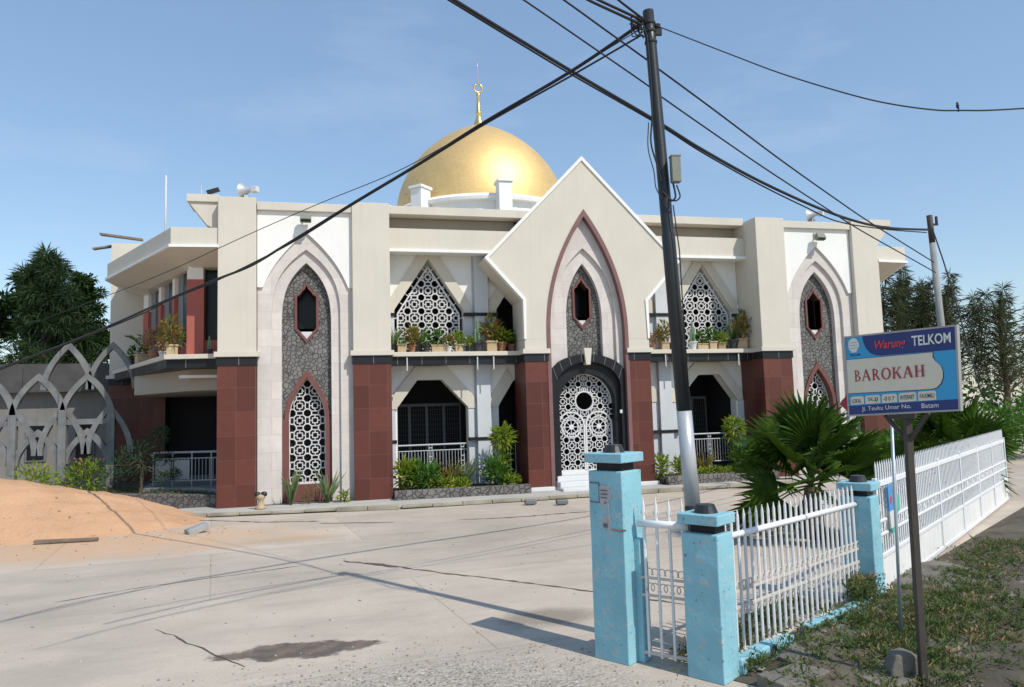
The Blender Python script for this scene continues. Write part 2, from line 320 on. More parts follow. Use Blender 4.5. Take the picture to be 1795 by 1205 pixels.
# ------------------------------------------------------------------ mesh helpers
ORG = {}
class MB:
    def __init__(s): s.v = []; s.f = []; s.mi = []; s.cur = 0; s.tf = None
    def add(s, vs, fs):
        b = len(s.v)
        for p in vs:
            p = tuple(p); s.v.append(s.tf(p) if s.tf else p)
        for f in fs: s.f.append([b+i for i in f]); s.mi.append(s.cur)
        return s
    def box(s, x0, x1, y0, y1, z0, z1):
        return s.add([(x0, y0, z0), (x1, y0, z0), (x1, y1, z0), (x0, y1, z0), (x0, y0, z1), (x1, y0, z1), (x1, y1, z1), (x0, y1, z1)],
                     [(0, 3, 2, 1), (4, 5, 6, 7), (0, 1, 5, 4), (1, 2, 6, 5), (2, 3, 7, 6), (3, 0, 4, 7)])
    def prism(s, poly, y0, y1, fn=None):
        """polygon in xz extruded along y (fn maps 2D+depth to a point)"""
        fn = fn or (lambda a, b, d: (a, d, b)); n = len(poly)
        return s.add([fn(a, b, y0) for a, b in poly]+[fn(a, b, y1) for a, b in poly],
                     [list(range(n)), list(range(2*n-1, n-1, -1))]+[(i, (i+1) % n, n+(i+1) % n, n+i) for i in range(n)])
    def slab(s, poly, z0, z1): return s.prism(poly, z0, z1, lambda a, b, d: (a, b, d))
    def band(s, inner, outer, y0, y1, fn=None, closed=False):
        fn = fn or (lambda a, b, d: (a, d, b)); n = len(inner)
        vs = [fn(*p, y0) for p in inner]+[fn(*p, y0) for p in outer]+[fn(*p, y1) for p in inner]+[fn(*p, y1) for p in outer]
        fs = []
        for i in range(n if closed else n-1):
            j = (i+1) % n
            fs += [(i, j, n+j, n+i), (2*n+i, 3*n+i, 3*n+j, 2*n+j), (i, 2*n+i, 2*n+j, j), (n+i, n+j, 3*n+j, 3*n+i)]
        if not closed: fs += [(0, n, 3*n, 2*n), (n-1, 3*n-1, 4*n-1, 2*n-1)]
        return s.add(vs, fs)
    def bar(s, a, b, y, w, d):
        """flat bar in an xz plane"""
        dx, dz = b[0]-a[0], b[1]-a[1]; l = math.hypot(dx, dz) or 1; nx, nzz = -dz/l*w/2, dx/l*w/2
        return s.prism([(a[0]+nx, a[1]+nzz), (b[0]+nx, b[1]+nzz), (b[0]-nx, b[1]-nzz), (a[0]-nx, a[1]-nzz)], y, y+d)
    def tube(s, pts, r, seg=8, cap=True):
        pts = [Vector(p) for p in pts]; n = len(pts)
        rs = r if isinstance(r, (list, tuple)) else [r]*n
        vs = []; ref = None
        for i, p in enumerate(pts):
            t = (pts[min(i+1, n-1)]-pts[max(i-1, 0)]).normalized()
            if ref is None: ref = Vector((0, 0, 1)) if abs(t.z) < .9 else Vector((1, 0, 0))
            a = t.cross(ref).normalized(); b = t.cross(a); ref = a.cross(t)
            for q in range(seg):
                an = 2*pi*q/seg; vs.append(p+(a*math.cos(an)+b*math.sin(an))*rs[i])
        fs = [(i*seg+q, i*seg+(q+1) % seg, (i+1)*seg+(q+1) % seg, (i+1)*seg+q) for i in range(n-1) for q in range(seg)]
        if cap: fs += [list(range(seg))[::-1], [(n-1)*seg+q for q in range(seg)]]
        return s.add(vs, fs)
    def obox(s, c, ax, ay, az):
        """oriented box: centre and three half-axis vectors"""
        c, ax, ay, az = map(Vector, (c, ax, ay, az))
        vs = [c+ax*i+ay*j+az*kk for kk in (-1, 1) for j in (-1, 1) for i in (-1, 1)]
        return s.add(vs, [(0, 2, 3, 1), (4, 5, 7, 6), (0, 1, 5, 4), (1, 3, 7, 5), (3, 2, 6, 7), (2, 0, 4, 6)])
    def lathe(s, prof, c, seg=24):
        n = len(prof); cx, cy, cz = c
        vs = [(cx+r*math.cos(2*pi*q/seg), cy+r*math.sin(2*pi*q/seg), cz+z) for r, z in prof for q in range(seg)]
        fs = [(i*seg+q, i*seg+(q+1) % seg, (i+1)*seg+(q+1) % seg, (i+1)*seg+q) for i in range(n-1) for q in range(seg)]
        fs += [list(range(seg))[::-1], [(n-1)*seg+q for q in range(seg)]]
        return s.add(vs, fs)
    def leaf(s, p, d, up, l, wd, fold=.15):
        p, d, up = Vector(p), Vector(d).normalized(), Vector(up)
        sd = d.cross(up)
        if sd.length < 1e-4: sd = d.cross(Vector((1, .3, 0)))
        sd.normalize(); nn = sd.cross(d)
        m = p+d*l*.45
        return s.add([p, m+sd*wd/2+nn*fold*wd, p+d*l-Vector((0, 0, l*.12)), m-sd*wd/2+nn*fold*wd], [(0, 1, 2), (0, 2, 3)])
    def build(s, name, mats, parent=None, smooth=False, bevel=0., recalc=True, kind=None):
        me = bpy.data.meshes.new(name)
        org = ORG.get(parent, Vector((0, 0, 0)))
        me.from_pydata([Vector(p)-org for p in s.v], [], s.f); 
        if not isinstance(mats, (list, tuple)): mats = [mats]
        for m in mats: me.materials.append(M[m])
        for p, i in zip(me.polygons, s.mi): p.material_index = i; p.use_smooth = smooth
        if recalc:
            b = bmesh.new(); b.from_mesh(me); bmesh.ops.recalc_face_normals(b, faces=b.faces); b.to_mesh(me); b.free()
        o = bpy.data.objects.new(name, me); COL.objects.link(o)
        if parent: o.parent = parent; ORG[o] = org
        if bevel:
            bm = o.modifiers.new('bevel', 'BEVEL'); bm.width = bevel; bm.segments = 2; bm.limit_method = 'ANGLE'
        if kind: o['kind'] = kind
        return o
def build_each(mb, name, mats, parent, **kw):
    """every separate piece collected in mb becomes an object of its own"""
    par = list(range(len(mb.v)))
    def find(i):
        while par[i] != i: par[i] = par[par[i]]; i = par[i]
        return i
    for f in mb.f:
        for i in f[1:]: par[find(i)] = find(f[0])
    groups = {}
    for f, m in zip(mb.f, mb.mi): groups.setdefault(find(f[0]), []).append((f, m))
    for fl in groups.values():
        ids = sorted({i for f, m in fl for i in f}); ix = {a: b for b, a in enumerate(ids)}
        n = MB(); n.v = [mb.v[i] for i in ids]; n.f = [[ix[i] for i in f] for f, m in fl]; n.mi = [m for f, m in fl]; n.build(name, mats, parent, **kw)
def empty(name, loc, label, cat, group=None):
    o = bpy.data.objects.new(name, None); COL.objects.link(o); o.location = loc; o.empty_display_size = .3
    ORG[o] = Vector(loc); o['label'] = label; o['category'] = cat
    if group: o['group'] = group
    return o
def tag(o, label, cat, group=None):
    o['label'] = label; o['category'] = cat
    if group: o['group'] = group
    return o
def copy_thing(src, loc, rot, label, scale=1.):
    c = src.copy(); COL.objects.link(c); c.location = loc; c.rotation_euler = (0, 0, rot); c.scale = (scale,)*3; c['label'] = label
    for ch in src.children:
        d = ch.copy(); COL.objects.link(d); d.parent = c
        for g in ch.children:
            e = g.copy(); COL.objects.link(e); e.parent = d
    return c
def inside(p, poly):
    x, y = p; c = False; j = len(poly)-1
    for i in range(len(poly)):
        if (poly[i][1] > y) != (poly[j][1] > y) and x < (poly[j][0]-poly[i][0])*(y-poly[i][1])/(poly[j][1]-poly[i][1])+poly[i][0]: c = not c
        j = i
    return c

# ================================================================== SETTING: ground
g_ = MB()
g_.add([(-300, -60, 0), (300, -60, 0), (300, 500, 0), (-300, 500, 0)], [(0, 1, 2, 3)])
g_.build('ground', 'ground', kind='structure')

# ================================================================== THE MOSQUE
MX, FY = 6.635, 18.4                      # axis of symmetry, front plane
def mir(p): return (2*MX-p[0], p[1], p[2])
mosque = empty('mosque', (MX, FY, 0), 'cream and dark red mosque with gold dome, pointed gable porch and white lattice windows', 'mosque')
ZC, ZK, ZB, ZT = 3.644, 3.52, 3.326, 7.35

def arch(hw, zs, za, p, n=14, zb=None):
    """right half of a pointed arch from apex to spring, (x,z)"""
    pts = []
    for i in range(n+1):
        s_ = (i/n)**1.35; pts.append((hw*(1-(1-s_)**p), za-(za-zs)*s_))
    if zb is not None: pts.append((hw, zb))
    return pts
def full(half, cx=0.): return [(cx-x, z) for x, z in half[::-1]]+[(cx+x, z) for x, z in half[1:]]
def half_plates(mb, outer, holes, cx, y0, y1, zb):
    """plate below an arch split along its centre line, with openings on that line"""
    for sg in (1, -1):
        poly = list(outer)
        poly.append((0, zb))
        for h in holes: poly += h[::-1]       # holes listed from the lowest up, each as right half from top to bottom
        clean = [poly[0]]
        for p in poly[1:]:
            if (abs(p[0]-clean[-1][0])+abs(p[1]-clean[-1][1])) > 1e-5: clean.append(p)
        mb.prism([(cx+sg*x, z) for x, z in clean], y0, y1)

def jali(mb, poly, y, p, t, ox, oz, d=.03, skip=None):
    """pierced star and octagon lattice filling a polygon"""
    xs = [a for a, b in poly]; zs = [b for a, b in poly]
    def ok(a, b):
        c = ((a[0]+b[0])/2, (a[1]+b[1])/2)
        return inside(c, poly) and not (skip and skip(c))
    def put(a, b, w_=t):
        if ok(a, b): mb.bar(a, b, y, w_, d)
    i0, i1 = int((min(xs)-ox)/p)-1, int((max(xs)-ox)/p)+1; j0, j1 = int((min(zs)-oz)/p)-1, int((max(zs)-oz)/p)+1
    r = .30*p
    for i in range(i0, i1+1):
        for j in range(j0, j1+1):
            cx, cz = ox+i*p, oz+j*p
            oc = [(cx+r*math.cos(pi/8+q*pi/4), cz+r*math.sin(pi/8+q*pi/4)) for q in range(8)]
            for q in range(8): put(oc[q], oc[(q+1) % 8], t*1.25)
            for of in (-.13, .13):
                put((cx+.28*p, cz+of*p), (cx+.5*p, cz+of*p)); put((cx+.5*p, cz+of*p), (cx+.72*p, cz+of*p))
                put((cx+of*p, cz+.28*p), (cx+of*p, cz+.5*p)); put((cx+of*p, cz+.5*p), (cx+of*p, cz+.72*p))
            put((cx+.5*p-.0*p, cz+.13*p), (cx+.5*p, cz+.32*p)); put((cx+.5*p, cz+.68*p), (cx+.5*p, cz+.87*p))
            sx, sz = cx+.5*p, cz+.5*p; h = .17*p
            sq = [(sx-h, sz-h), (sx+h, sz-h), (sx+h, sz+h), (sx-h, sz+h)]
            for q in range(4): put(sq[q], sq[(q+1) % 4])
            put((cx+.13*p, sz), (sx-h, sz)); put((sx+h, sz), (cx+.87*p, sz))
def outline(mb, pts, y, w_, d, closed=False):
    n = len(pts)
    for i in range(n if closed else n-1): mb.bar(pts[i], pts[(i+1) % n], y, w_, d)

def column(x0, x1, tf, ztop, y0=FY, y1=FY+1.17, plinth=0.):
    mb = MB(); mb.tf = tf; mb.box(x0, x1, y0, y1, ZC, ztop); c = mb.build('column', 'beige', mosque, bevel=.012)
    mb = MB(); mb.tf = tf; mb.box(x0-.07, x1+.07, y0-.07, y1, ZK, ZC); mb.build('ledge_cap', 'beige', c, bevel=.01)
    mb = MB(); mb.tf = tf; mb.box(x0-.025, x1+.025, y0-.025, y1, ZB, ZK); mb.build('stone_band', 'blackstone', c)
    mb = MB(); mb.tf = tf; mb.box(x0, x1, y0, y1, plinth, ZB); mb.build('granite_cladding', 'granite', c)
    if plinth:
        mb = MB(); mb.tf = tf; mb.box(x0-.12, x1+.06, y0-.12, y1, 0.02, plinth); mb.build('plinth', 'whitestep', c, bevel=.01)

OGEE = lambda hw, z0, z1, zt, zb: [(0, zt), (.16*hw, zt-(zt-z1)*.33), (.30*hw, zt-(zt-z1)*.42), (.52*hw, zt-(zt-z1)*.62), (.6*hw, zt-(zt-z1)*.78), (hw, z1), (hw, z0),
                                   (.6*hw, z0-(z0-zb)*.32), (.52*hw, z0-(z0-zb)*.48), (.25*hw, z0-(z0-zb)*.72), (0, zb)]
def window_set(parent, tf, cx, y, zt, zb, hw):
    """small ogee window: red frame, deep dark pane, white pointed sill"""
    z1 = zt-.36*(zt-zb)*.8; z0 = zb+.26*(zt-zb)*.85
    inn = OGEE(hw, z0, z1, zt, zb); out = OGEE(hw+.075, z0, z1+.02, zt+.13, zb-.13)
    mb = MB(); mb.tf = tf
    mb.band(full(inn, cx)[:-1] if False else full(inn, cx), full(out, cx), y-.035, y+.12); fr = mb.build('window_frame', 'redtrim', parent)
    return inn, z0
def tower(tf):
    cx = -.495; T = lambda: None
    column(-2.496, -1.64, tf, ZT); column(.60, 1.512, tf, ZT-.02)
    hw = 1.13
    # white upper panel round the arch
    a_out = [p for p in arch(1.12, 4.4, 6.57, 2.2, 22)]
    cut = [p for p in a_out if p[1] > 5.2]
    lastx = [p for p in a_out if p[1] <= 5.2][0]
    cut.append((lastx[0]-.01, 5.2))
    mb = MB(); mb.tf = tf
    for sg in (1, -1):
        poly = [(0, 7.07)]+cut+[(hw, 5.2), (hw, 7.07)]
        mb.prism([(cx+sg*x, z) for x, z in poly], FY+.13, FY+.30)
    panel = mb.build('arched_panel', 'white', mosque)
    mb = MB(); mb.tf = tf; mb.box(cx-hw, cx+hw, FY+.04, FY+.45, 7.07, 7.27); mb.build('panel_fascia', 'beige', panel, bevel=.01)
    mid = arch(.80, 4.4, 6.15, 3.0, 18, .06); inn = arch(.58, 4.2, 5.84, 3.2, 18, .06)
    # outer moulding: full width below, behind the white panel above
    mb = MB(); mb.tf = tf
    for sg in (1, -1):
        poly = mid+[(hw, .06), (hw, 5.3)]+[(x+(.04 if x > 0 else 0), z+.05) for x, z in cut[::-1]]
        mb.prism([(cx+sg*x, z) for x, z in poly], FY+.19, FY+.42)
    mb.build('outer_moulding', 'pink', panel)
    mb = MB(); mb.tf = tf
    for sg in (1, -1): mb.prism([(cx+sg*x, z) for x, z in inn+[(.83, .06)]+[(x+(.03 if x > 0 else 0), z+.03) for x, z in mid[:-1]][::-1]], FY+.27, FY+.55)
    mb.build('inner_moulding', 'pink', panel)
    # rubble infill with two openings
    og = OGEE(.225, 4.23, 5.02, 5.30, 3.97)
    lan = arch(.46, 2.05, 3.10, 1.9, 12, .45)
    rub = arch(.60, 4.2, 5.86, 3.2, 18, .06)
    mb = MB(); mb.tf = tf
    half_plates(mb, rub, [lan+[(0, .45)], og], cx, FY+.42, FY+.66, .06)
    mb.build('rubble_infill', 'rubble', panel)
    ogo = OGEE(.285, 4.22, 5.03, 5.405, 3.865)
    mb = MB(); mb.tf = tf; mb.band(full(og, cx), full(ogo, cx), FY+.38, FY+.70); mb.build('window_frame', 'redtrim', panel)
    mb = MB(); mb.tf = tf; mb.prism(full([(0, 4.16), (.225, 4.16)]+og[6:], cx)[:], FY+.47, FY+.64); mb.build('window_sill', 'whitestep', panel)
    mb = MB(); mb.tf = tf; mb.box(cx-.3, cx+.3, FY+.9, FY+.93, 3.9, 5.4); mb.build('window_pane', 'glass', panel)
    # red lancet frame
    lo = arch(.53, 2.02, 3.22, 1.9, 12)+[(.53, 2.02), (.575, 2.02), (.575, .07)]
    li = arch(.43, 2.05, 3.03, 1.9, 12, .46)
    mb = MB(); mb.tf = tf; half_plates(mb, lo, [li+[(0, .46)]], cx, FY+.37, FY+.68, .07); mb.build('lancet_frame', 'redtrim', panel)
    poly = full(li+[(0, .46)], cx)
    mb = MB(); mb.tf = tf; jali(mb, poly, FY+.58, .36, .023, cx, .46+.36*.75); outline(mb, full(li, cx), FY+.575, .035, .04)
    mb.box(cx-.43, cx+.43, FY+.57, FY+.62, .46, .51); mb.build('lattice_screen', 'lattice', panel)
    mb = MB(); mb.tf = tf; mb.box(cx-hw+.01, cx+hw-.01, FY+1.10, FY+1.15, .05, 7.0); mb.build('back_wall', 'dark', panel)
    mb = MB(); mb.tf = tf; mb.box(cx-hw, cx+hw, FY+.06, FY+.30, .0, .055); mb.build('base_slab', 'planter', panel)
tower(None); tower(mir)

# recess between tower and porch: wall, openings, balcony, beam, roof edge
RY = FY+1.17
def recess(tf):
    x0, x1 = 1.512, 5.0
    up = [(1.70, 3.644), (1.70, 4.80), (2.62, 6.18), (3.54, 4.80), (3.54, 3.644)]
    lo = [(1.74, .36), (1.74, 2.24), (2.27, 2.95), (2.92, 2.95), (3.60, 2.22), (3.60, .36)]
    nar_u = [(4.44, 3.644), (4.44, 4.82), (4.80, 5.38), (5.0, 5.38)]; nar_l = [(4.44, .36), (4.44, 2.24), (4.86, 2.90), (5.0, 2.90)]
    mb = MB(); mb.tf = tf
    # upper storey
    mb.prism([(x0, ZC-.1), (1.70, ZC-.1), (1.70, 4.80), (2.62, 6.18), (2.62, 7.2), (x0, 7.2)], RY, RY+.3)
    mb.prism([(2.62, 6.18), (3.54, 4.80), (3.54, ZC-.1), (4.44, ZC-.1), (4.44, 4.82), (4.80, 5.38), (x1, 5.38), (x1, 7.2), (2.62, 7.2)], RY, RY+.3)
    # ground storey
    mb.prism([(x0, 0), (1.74, 0), (1.74, 2.24), (2.27, 2.95), (2.6, 2.95), (2.6, ZC-.1), (x0, ZC-.1)], RY, RY+.3)
    mb.prism([(2.6, 2.95), (2.92, 2.95), (3.60, 2.22), (3.60, 0), (4.44, 0), (4.44, 2.24), (4.86, 2.90), (x1, 2.90), (x1, ZC-.1), (2.6, ZC-.1)], RY, RY+.3)
    wall = mb.build('recess_wall', 'white', mosque)
    # beige arch mouldings
    mb = MB(); mb.tf = tf
    mb.band([(1.70, 4.72), (1.70, 4.80), (2.62, 6.18), (3.54, 4.80), (3.54, 4.72)], [(1.58, 4.72), (1.55, 5.06), (2.62, 6.66), (3.69, 5.06), (3.78, 4.72)], RY-.06, RY+.02)
    mb.band([(1.74, 2.2), (1.74, 2.24), (2.27, 2.95), (2.92, 2.95), (3.60, 2.22), (3.60, 2.18)], [(1.53, 2.2), (1.55, 2.45), (2.22, 3.30), (3.02, 3.30), (3.78, 2.48), (3.82, 2.18)], RY-.06, RY+.02)
    mb.band([(4.44, 4.72), (4.44, 4.82), (4.80, 5.38)], [(4.22, 4.72), (4.24, 5.05), (4.64, 5.68)], RY-.06, RY+.02)
    mb.band([(4.44, 2.2), (4.44, 2.24), (4.86, 2.90)], [(4.21, 2.2), (4.23, 2.5), (4.68, 3.2)], RY-.06, RY+.02)
    build_each(mb, 'arch_moulding', 'beige', wall)
    mb = MB(); mb.tf = tf
    mb.box(3.83, 4.20, RY-.16, RY+.02, .1, 3.4); mb.box(3.83, 4.20, RY-.16, RY+.02, ZC, 6.6)
    mb.box(x0, 1.69, RY-.04, RY+.02, .1, 2.19); mb.box(3.61, 3.78, RY-.04, RY+.02, .1, 2.17); mb.box(4.205, 4.43, RY-.04, RY+.02, .1, 2.19)
    mb.box(x0, 1.69, RY-.04, RY+.02, ZC, 4.71); mb.box(3.56, 3.78, RY-.04, RY+.02, ZC, 4.71); mb.box(4.205, 4.43, RY-.04, RY+.02, ZC, 4.71)
    build_each(mb, 'pilaster', 'greypaint', wall)
    mb = MB(); mb.tf = tf
    mb.box(x0, 1.72, RY-.075, RY+.02, 4.63, 4.715); mb.box(3.54, 4.46, RY-.19, RY+.02, 4.63, 4.715)
    mb.box(x0, 1.72, RY-.065, RY+.02, 1.33, 1.41); mb.box(3.60, 4.46, RY-.18, RY+.02, 1.33, 1.41)
    build_each(mb, 'wall_band', 'blackarch', wall)
    mb = MB(); mb.tf = tf; mb.box(3.785, 3.828, RY-.02, RY+.01, .1, 6.6); mb.build('drain_groove', 'steel', wall)
    # upper lattice
    sh = [(1.80, 3.66), (1.80, 4.72), (2.62, 5.98), (3.44, 4.72), (3.44, 3.66)]
    mb = MB(); mb.tf = tf; jali(mb, sh, RY+.12, .37, .03, 2.62+.185, 4.05); outline(mb, sh, RY+.115, .04, .04)
    for a, b in ((1.70, 1.80), (3.44, 3.54)):
        for z in (3.9, 4.25, 4.6): mb.bar((a, z), (b, z), RY+.12, .025, .03)
    for i in range(1, 6):
        for sg in (1, -1):
            t = i/6; px, pz = 2.62+sg*.92*t, 6.18-1.38*t; mb.bar((px, pz), (px-sg*.10, pz-.08), RY+.12, .022, .03)
    mb.build('lattice_screen', 'lattice', wall)
    # balcony
    mb = MB(); mb.tf = tf; mb.box(x0, x1, FY+.50, RY+.01, ZK+.005, ZC-.006); bal = mb.build('balcony_ledge', 'beige', mosque, bevel=.01)
    mb = MB(); mb.tf = tf; mb.box(x0, x1, FY+.58, RY+.01, ZB, ZK+.004); mb.build('stone_band', 'blackstone', bal)
    mb = MB(); mb.tf = tf
    for xx in (1.95, 3.77, 4.2): mb.tube([(xx, FY+.54, ZK-.02), (xx, FY+.54, ZB-.16)], .018, 6)
    build_each(mb, 'drain_spout', 'whitepot', bal)
    # beam and roof edge
    mb = MB(); mb.tf = tf; mb.box(x0, x1, FY+.62, RY+.02, 6.32, 6.86); bm_ = mb.build('eave_beam', 'beige', mosque, bevel=.01)
    mb = MB(); mb.tf = tf; mb.box(x0, x1, FY+.57, FY+.95, 6.24, 6.318); mb.build('white_trim', 'white', bm_)
    mb = MB(); mb.tf = tf; mb.box(x0, x1, FY+.95, RY+.02, 6.27, 6.316); mb.build('soffit', 'white', bm_)
    mb = MB(); mb.tf = tf; mb.box(x0, x1+.4, FY+.62, FY+1.0, 7.235, 7.45); rf = mb.build('roof_fascia', 'beige', mosque, bevel=.01)
    mb = MB(); mb.tf = tf; mb.box(x0, x1+.4, FY+1.0, RY+.3, 7.245, 7.30); mb.build('soffit', 'beigeshade', rf)
    mb = MB(); mb.tf = tf; mb.box(x0, x1, RY-.05, RY-.004, 6.862, 7.24); mb.build('upper_wall', 'beigeshade', rf)  # strip added over the wall, eave shade put into its darker beige
    # railing of the ground floor
    mb = MB(); mb.tf = tf
    for z, r in ((1.25, .025), (1.10, .014), (.46, .016)): mb.tube([(1.76, RY+.1, z), (3.60, RY+.1, z)], r, 6)
    n = 22
    for i in range(n+1):
        xx = 1.78+i*1.80/n; mb.tube([(xx, RY+.1, .46), (xx, RY+.1, 1.10)], .008, 5)
    for xx in (2.6, 3.45):
        for dx in (-.04, .04): mb.tube([(xx+dx, RY+.1, .36), (xx+dx, RY+.1, 1.25)], .012, 5)
        for z in (.55, .68, .81, .94, 1.17): mb.box(xx-.04, xx+.04, RY+.09, RY+.11, z-.012, z+.012)
    for xx in (4.48, 4.62, 4.76, 4.9): mb.tube([(xx, RY+.1, .36), (xx, RY+.1, 1.20)], .012, 5)
    mb.build('railing', 'steel', mosque, recalc=True)
    # rooms behind
    mb = MB(); mb.tf = tf
    mb.box(x0-.3, x1+.5, RY+2.3, RY+2.4, .0, 7.2); mb.box(x0-.1, x0, RY+.3, RY+2.3, 0, 7.2)
    mb.box(x0, x1+.6, RY+.3, RY+2.3, .0, .35); mb.box(x0, x1+.6, RY+.3, RY+2.3, 3.3, 3.6)
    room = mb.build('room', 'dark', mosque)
    mb = MB(); mb.tf = tf
    for i in range(4):
        xx = 1.75+i*.49
        mb.box(xx, xx+.04, RY+1.75, RY+1.8, .35, 2.35); mb.box(xx+.45, xx+.49, RY+1.75, RY+1.8, .35, 2.35); mb.box(xx+.04, xx+.45, RY+1.75, RY+1.8, 2.27, 2.35)
        for q in range(1, 6): mb.box(xx+.04+q*.068, xx+.046+q*.068, RY+1.77, RY+1.78, .35, 2.27)
        for q in range(1, 14): mb.box(xx+.04, xx+.45, RY+1.78, RY+1.785, .35+q*.14, .356+q*.14)
    mb.build('window_grille', 'greyframe', room)
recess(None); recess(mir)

# porch with the pointed gable
def porch():
    cx = MX
    ar = arch(1.13, 4.0, 7.37, 2.15, 20)
    arb = ar+[(1.13, 3.9)]
    def gable(e): return [(1.73+e*.6, 3.9), (1.73+e, 4.92-e*.4), (2.71+e*1.3, 6.0), (0, 8.80+e*1.35)]
    mb = MB()
    for sg in (1, -1):
        poly = arb+gable(0)
        mb.prism([(cx+sg*x, z) for x, z in poly], FY, FY+1.15)
    g = mb.build('porch_gable', 'beige', mosque)
    mb = MB()
    for sg in (1, -1):
        a = [(cx+sg*x, z) for x, z in gable(-.075)]; b = [(cx+sg*x, z) for x, z in gable(.012)]
        mb.band(a, b, FY-.035, FY+.14)
    mb.build('white_trim', 'white', g)
    for tf in (None, mir):
        column(4.908, 5.505, tf, 3.9, FY, FY+1.15, plinth=.13)
    mb = MB()
    mb.band(full(arch(1.03, 4.0, 7.17, 2.15, 20, .13), cx), full(arch(1.13, 4.0, 7.37, 2.15, 20, .13), cx), FY-.02, FY+.30); mb.build('arch_surround', 'purple', g)
    mid = arch(.85, 4.3, 6.35, 2.9, 18, 2.9); inn = arch(.50, 4.3, 5.95, 2.8, 18, 3.08)
    mb = MB(); mb_o = arch(1.04, 4.0, 7.19, 2.15, 18, 2.9)
    for sg in (1, -1): mb.prism([(cx+sg*x, z) for x, z in mid+mb_o[::-1]], FY+.17, FY+.42)
    mb.build('outer_moulding', 'pink', g)
    mb = MB()
    for sg in (1, -1): mb.prism([(cx+sg*x, z) for x, z in inn+[(x+(.03 if x > 0 else 0), z+.03) for x, z in mid[::-1]]], FY+.26, FY+.55)
    mb.build('inner_moulding', 'pink', g)
    og = OGEE(.205, 4.52, 5.28, 5.55, 4.28); ogo = OGEE(.262, 4.51, 5.29, 5.655, 4.175)
    mb = MB(); half_plates(mb, arch(.52, 4.3, 5.97, 2.8, 18, 3.2), [og], cx, FY+.42, FY+.66, 3.2); mb.build('rubble_infill', 'rubble', g)
    mb = MB(); mb.band(full(og, cx), full(ogo, cx), FY+.38, FY+.70); mb.build('window_frame', 'redtrim', g)
    mb = MB(); mb.prism(full([(0, 4.44), (.205, 4.44)]+og[6:], cx), FY+.47, FY+.64); mb.build('window_sill', 'whitestep', g)
    mb = MB(); mb.box(cx-.3, cx+.3, FY+.9, FY+.93, 4.1, 5.8); mb.build('window_pane', 'glass', g)
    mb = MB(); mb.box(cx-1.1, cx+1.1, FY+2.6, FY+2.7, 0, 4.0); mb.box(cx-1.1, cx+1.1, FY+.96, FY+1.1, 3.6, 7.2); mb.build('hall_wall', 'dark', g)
    # doorway of black stone, two steps
    def rnd_arch(hw, zs, rise, zb, n=14): return [(hw*math.sin(i/n*pi/2), zs+rise*math.cos(i/n*pi/2)) for i in range(n+1)]+[(hw, zb)]
    d0 = rnd_arch(1.04, 2.95, .55, .2); d1 = rnd_arch(.90, 2.62, .68, .2); d2 = rnd_arch(.775, 2.20, .80, .2)
    mb = MB(); mb.band(full(d1, cx), full(d0, cx), FY+.10, FY+.75)
    dw = mb.build('doorway', 'blackarch', mosque)
    mb = MB(); mb.band(full(d2, cx), full([(x+.02, z+.02) for x, z in d1], cx), FY+.24, FY+.75); mb.build('inner_arch', 'blackarch', dw)
    mb = MB()
    for i in range(1, 9):
        a = i/9*pi; mb.bar((cx+.91*math.cos(a), 2.62+.69*math.sin(a)), (cx+1.015*math.cos(a), 2.95+.545*math.sin(a)), FY+.094, .012, .02)
    build_each(mb, 'stone_joint', 'greyframe', dw)
    mb = MB(); mb.prism([(cx-.07, 3.22), (cx+.05, 3.22), (cx+.10, 3.66), (cx-.12, 3.66)], FY+.02, FY+.3); mb.build('keystone', 'beige', dw, bevel=.01)
    mb = MB(); mb.box(cx+.84, cx+.90, FY+.06, FY+.10, 1.93, 2.02); mb.build('doorbell', 'whitestep', dw)
    # white lattice gate: fanlight and two leaves
    yg = FY+.5
    fl = rnd_arch(.765, 2.20, .80, 1.55); flp = full(fl, cx)
    lf = rnd_arch(.36, 1.62, .37, .46)
    def in_leaf(c): return any(((c[0]-(cx+s_*.385))/.37)**2+((c[1]-1.62)/.38)**2 < 1 for s_ in (1, -1)) or ((c[0]-cx)**2+(c[1]-2.28)**2 < .24**2)
    mb = MB(); jali(mb, flp, yg, .30, .021, cx+.15, 2.28+.15, skip=in_leaf); outline(mb, full(fl[:-1], cx), yg-.01, .04, .05)
    circ = [(cx+.25*math.cos(q*pi/12), 2.28+.25*math.sin(q*pi/12)) for q in range(24)]; outline(mb, circ, yg-.01, .035, .045, True)
    mb.bar((cx, 2.54), (cx, 3.0), yg, .03, .03)
    mb.build('fanlight_lattice', 'lattice', dw)
    for s_ in (1, -1):
        lx = cx+s_*.387; poly = full(lf, lx)
        c2 = (lx, 1.60)
        mb = MB(); jali(mb, poly, yg, .30, .019, lx+.15, .46+.2, skip=lambda c: (c[0]-c2[0])**2+(c[1]-c2[1])**2 < .17**2)
        outline(mb, poly, yg-.012, .04, .05, True)
        for rr in (.19, .27): outline(mb, [(c2[0]+rr*math.cos(q*pi/10), c2[1]+rr*math.sin(q*pi/10)) for q in range(20)], yg-.01, .025, .04, True)
        mb.build('gate_leaf', 'lattice', dw)
        mb = MB(); mb.prism([(lx+(.10 if q % 2 == 0 else .055)*math.cos(q*pi/8), 1.60+(.10 if q % 2 == 0 else .055)*math.sin(q*pi/8)) for q in range(16)], yg-.02, yg+.02)
        for q in range(4): mb.bar((lx-.19*math.cos(q*pi/4), 1.6-.19*math.sin(q*pi/4)), (lx+.19*math.cos(q*pi/4), 1.6+.19*math.sin(q*pi/4)), yg+.003*q, .016, .012)
        mb.build('gate_ornament', 'lattice', dw)
    mb = MB()
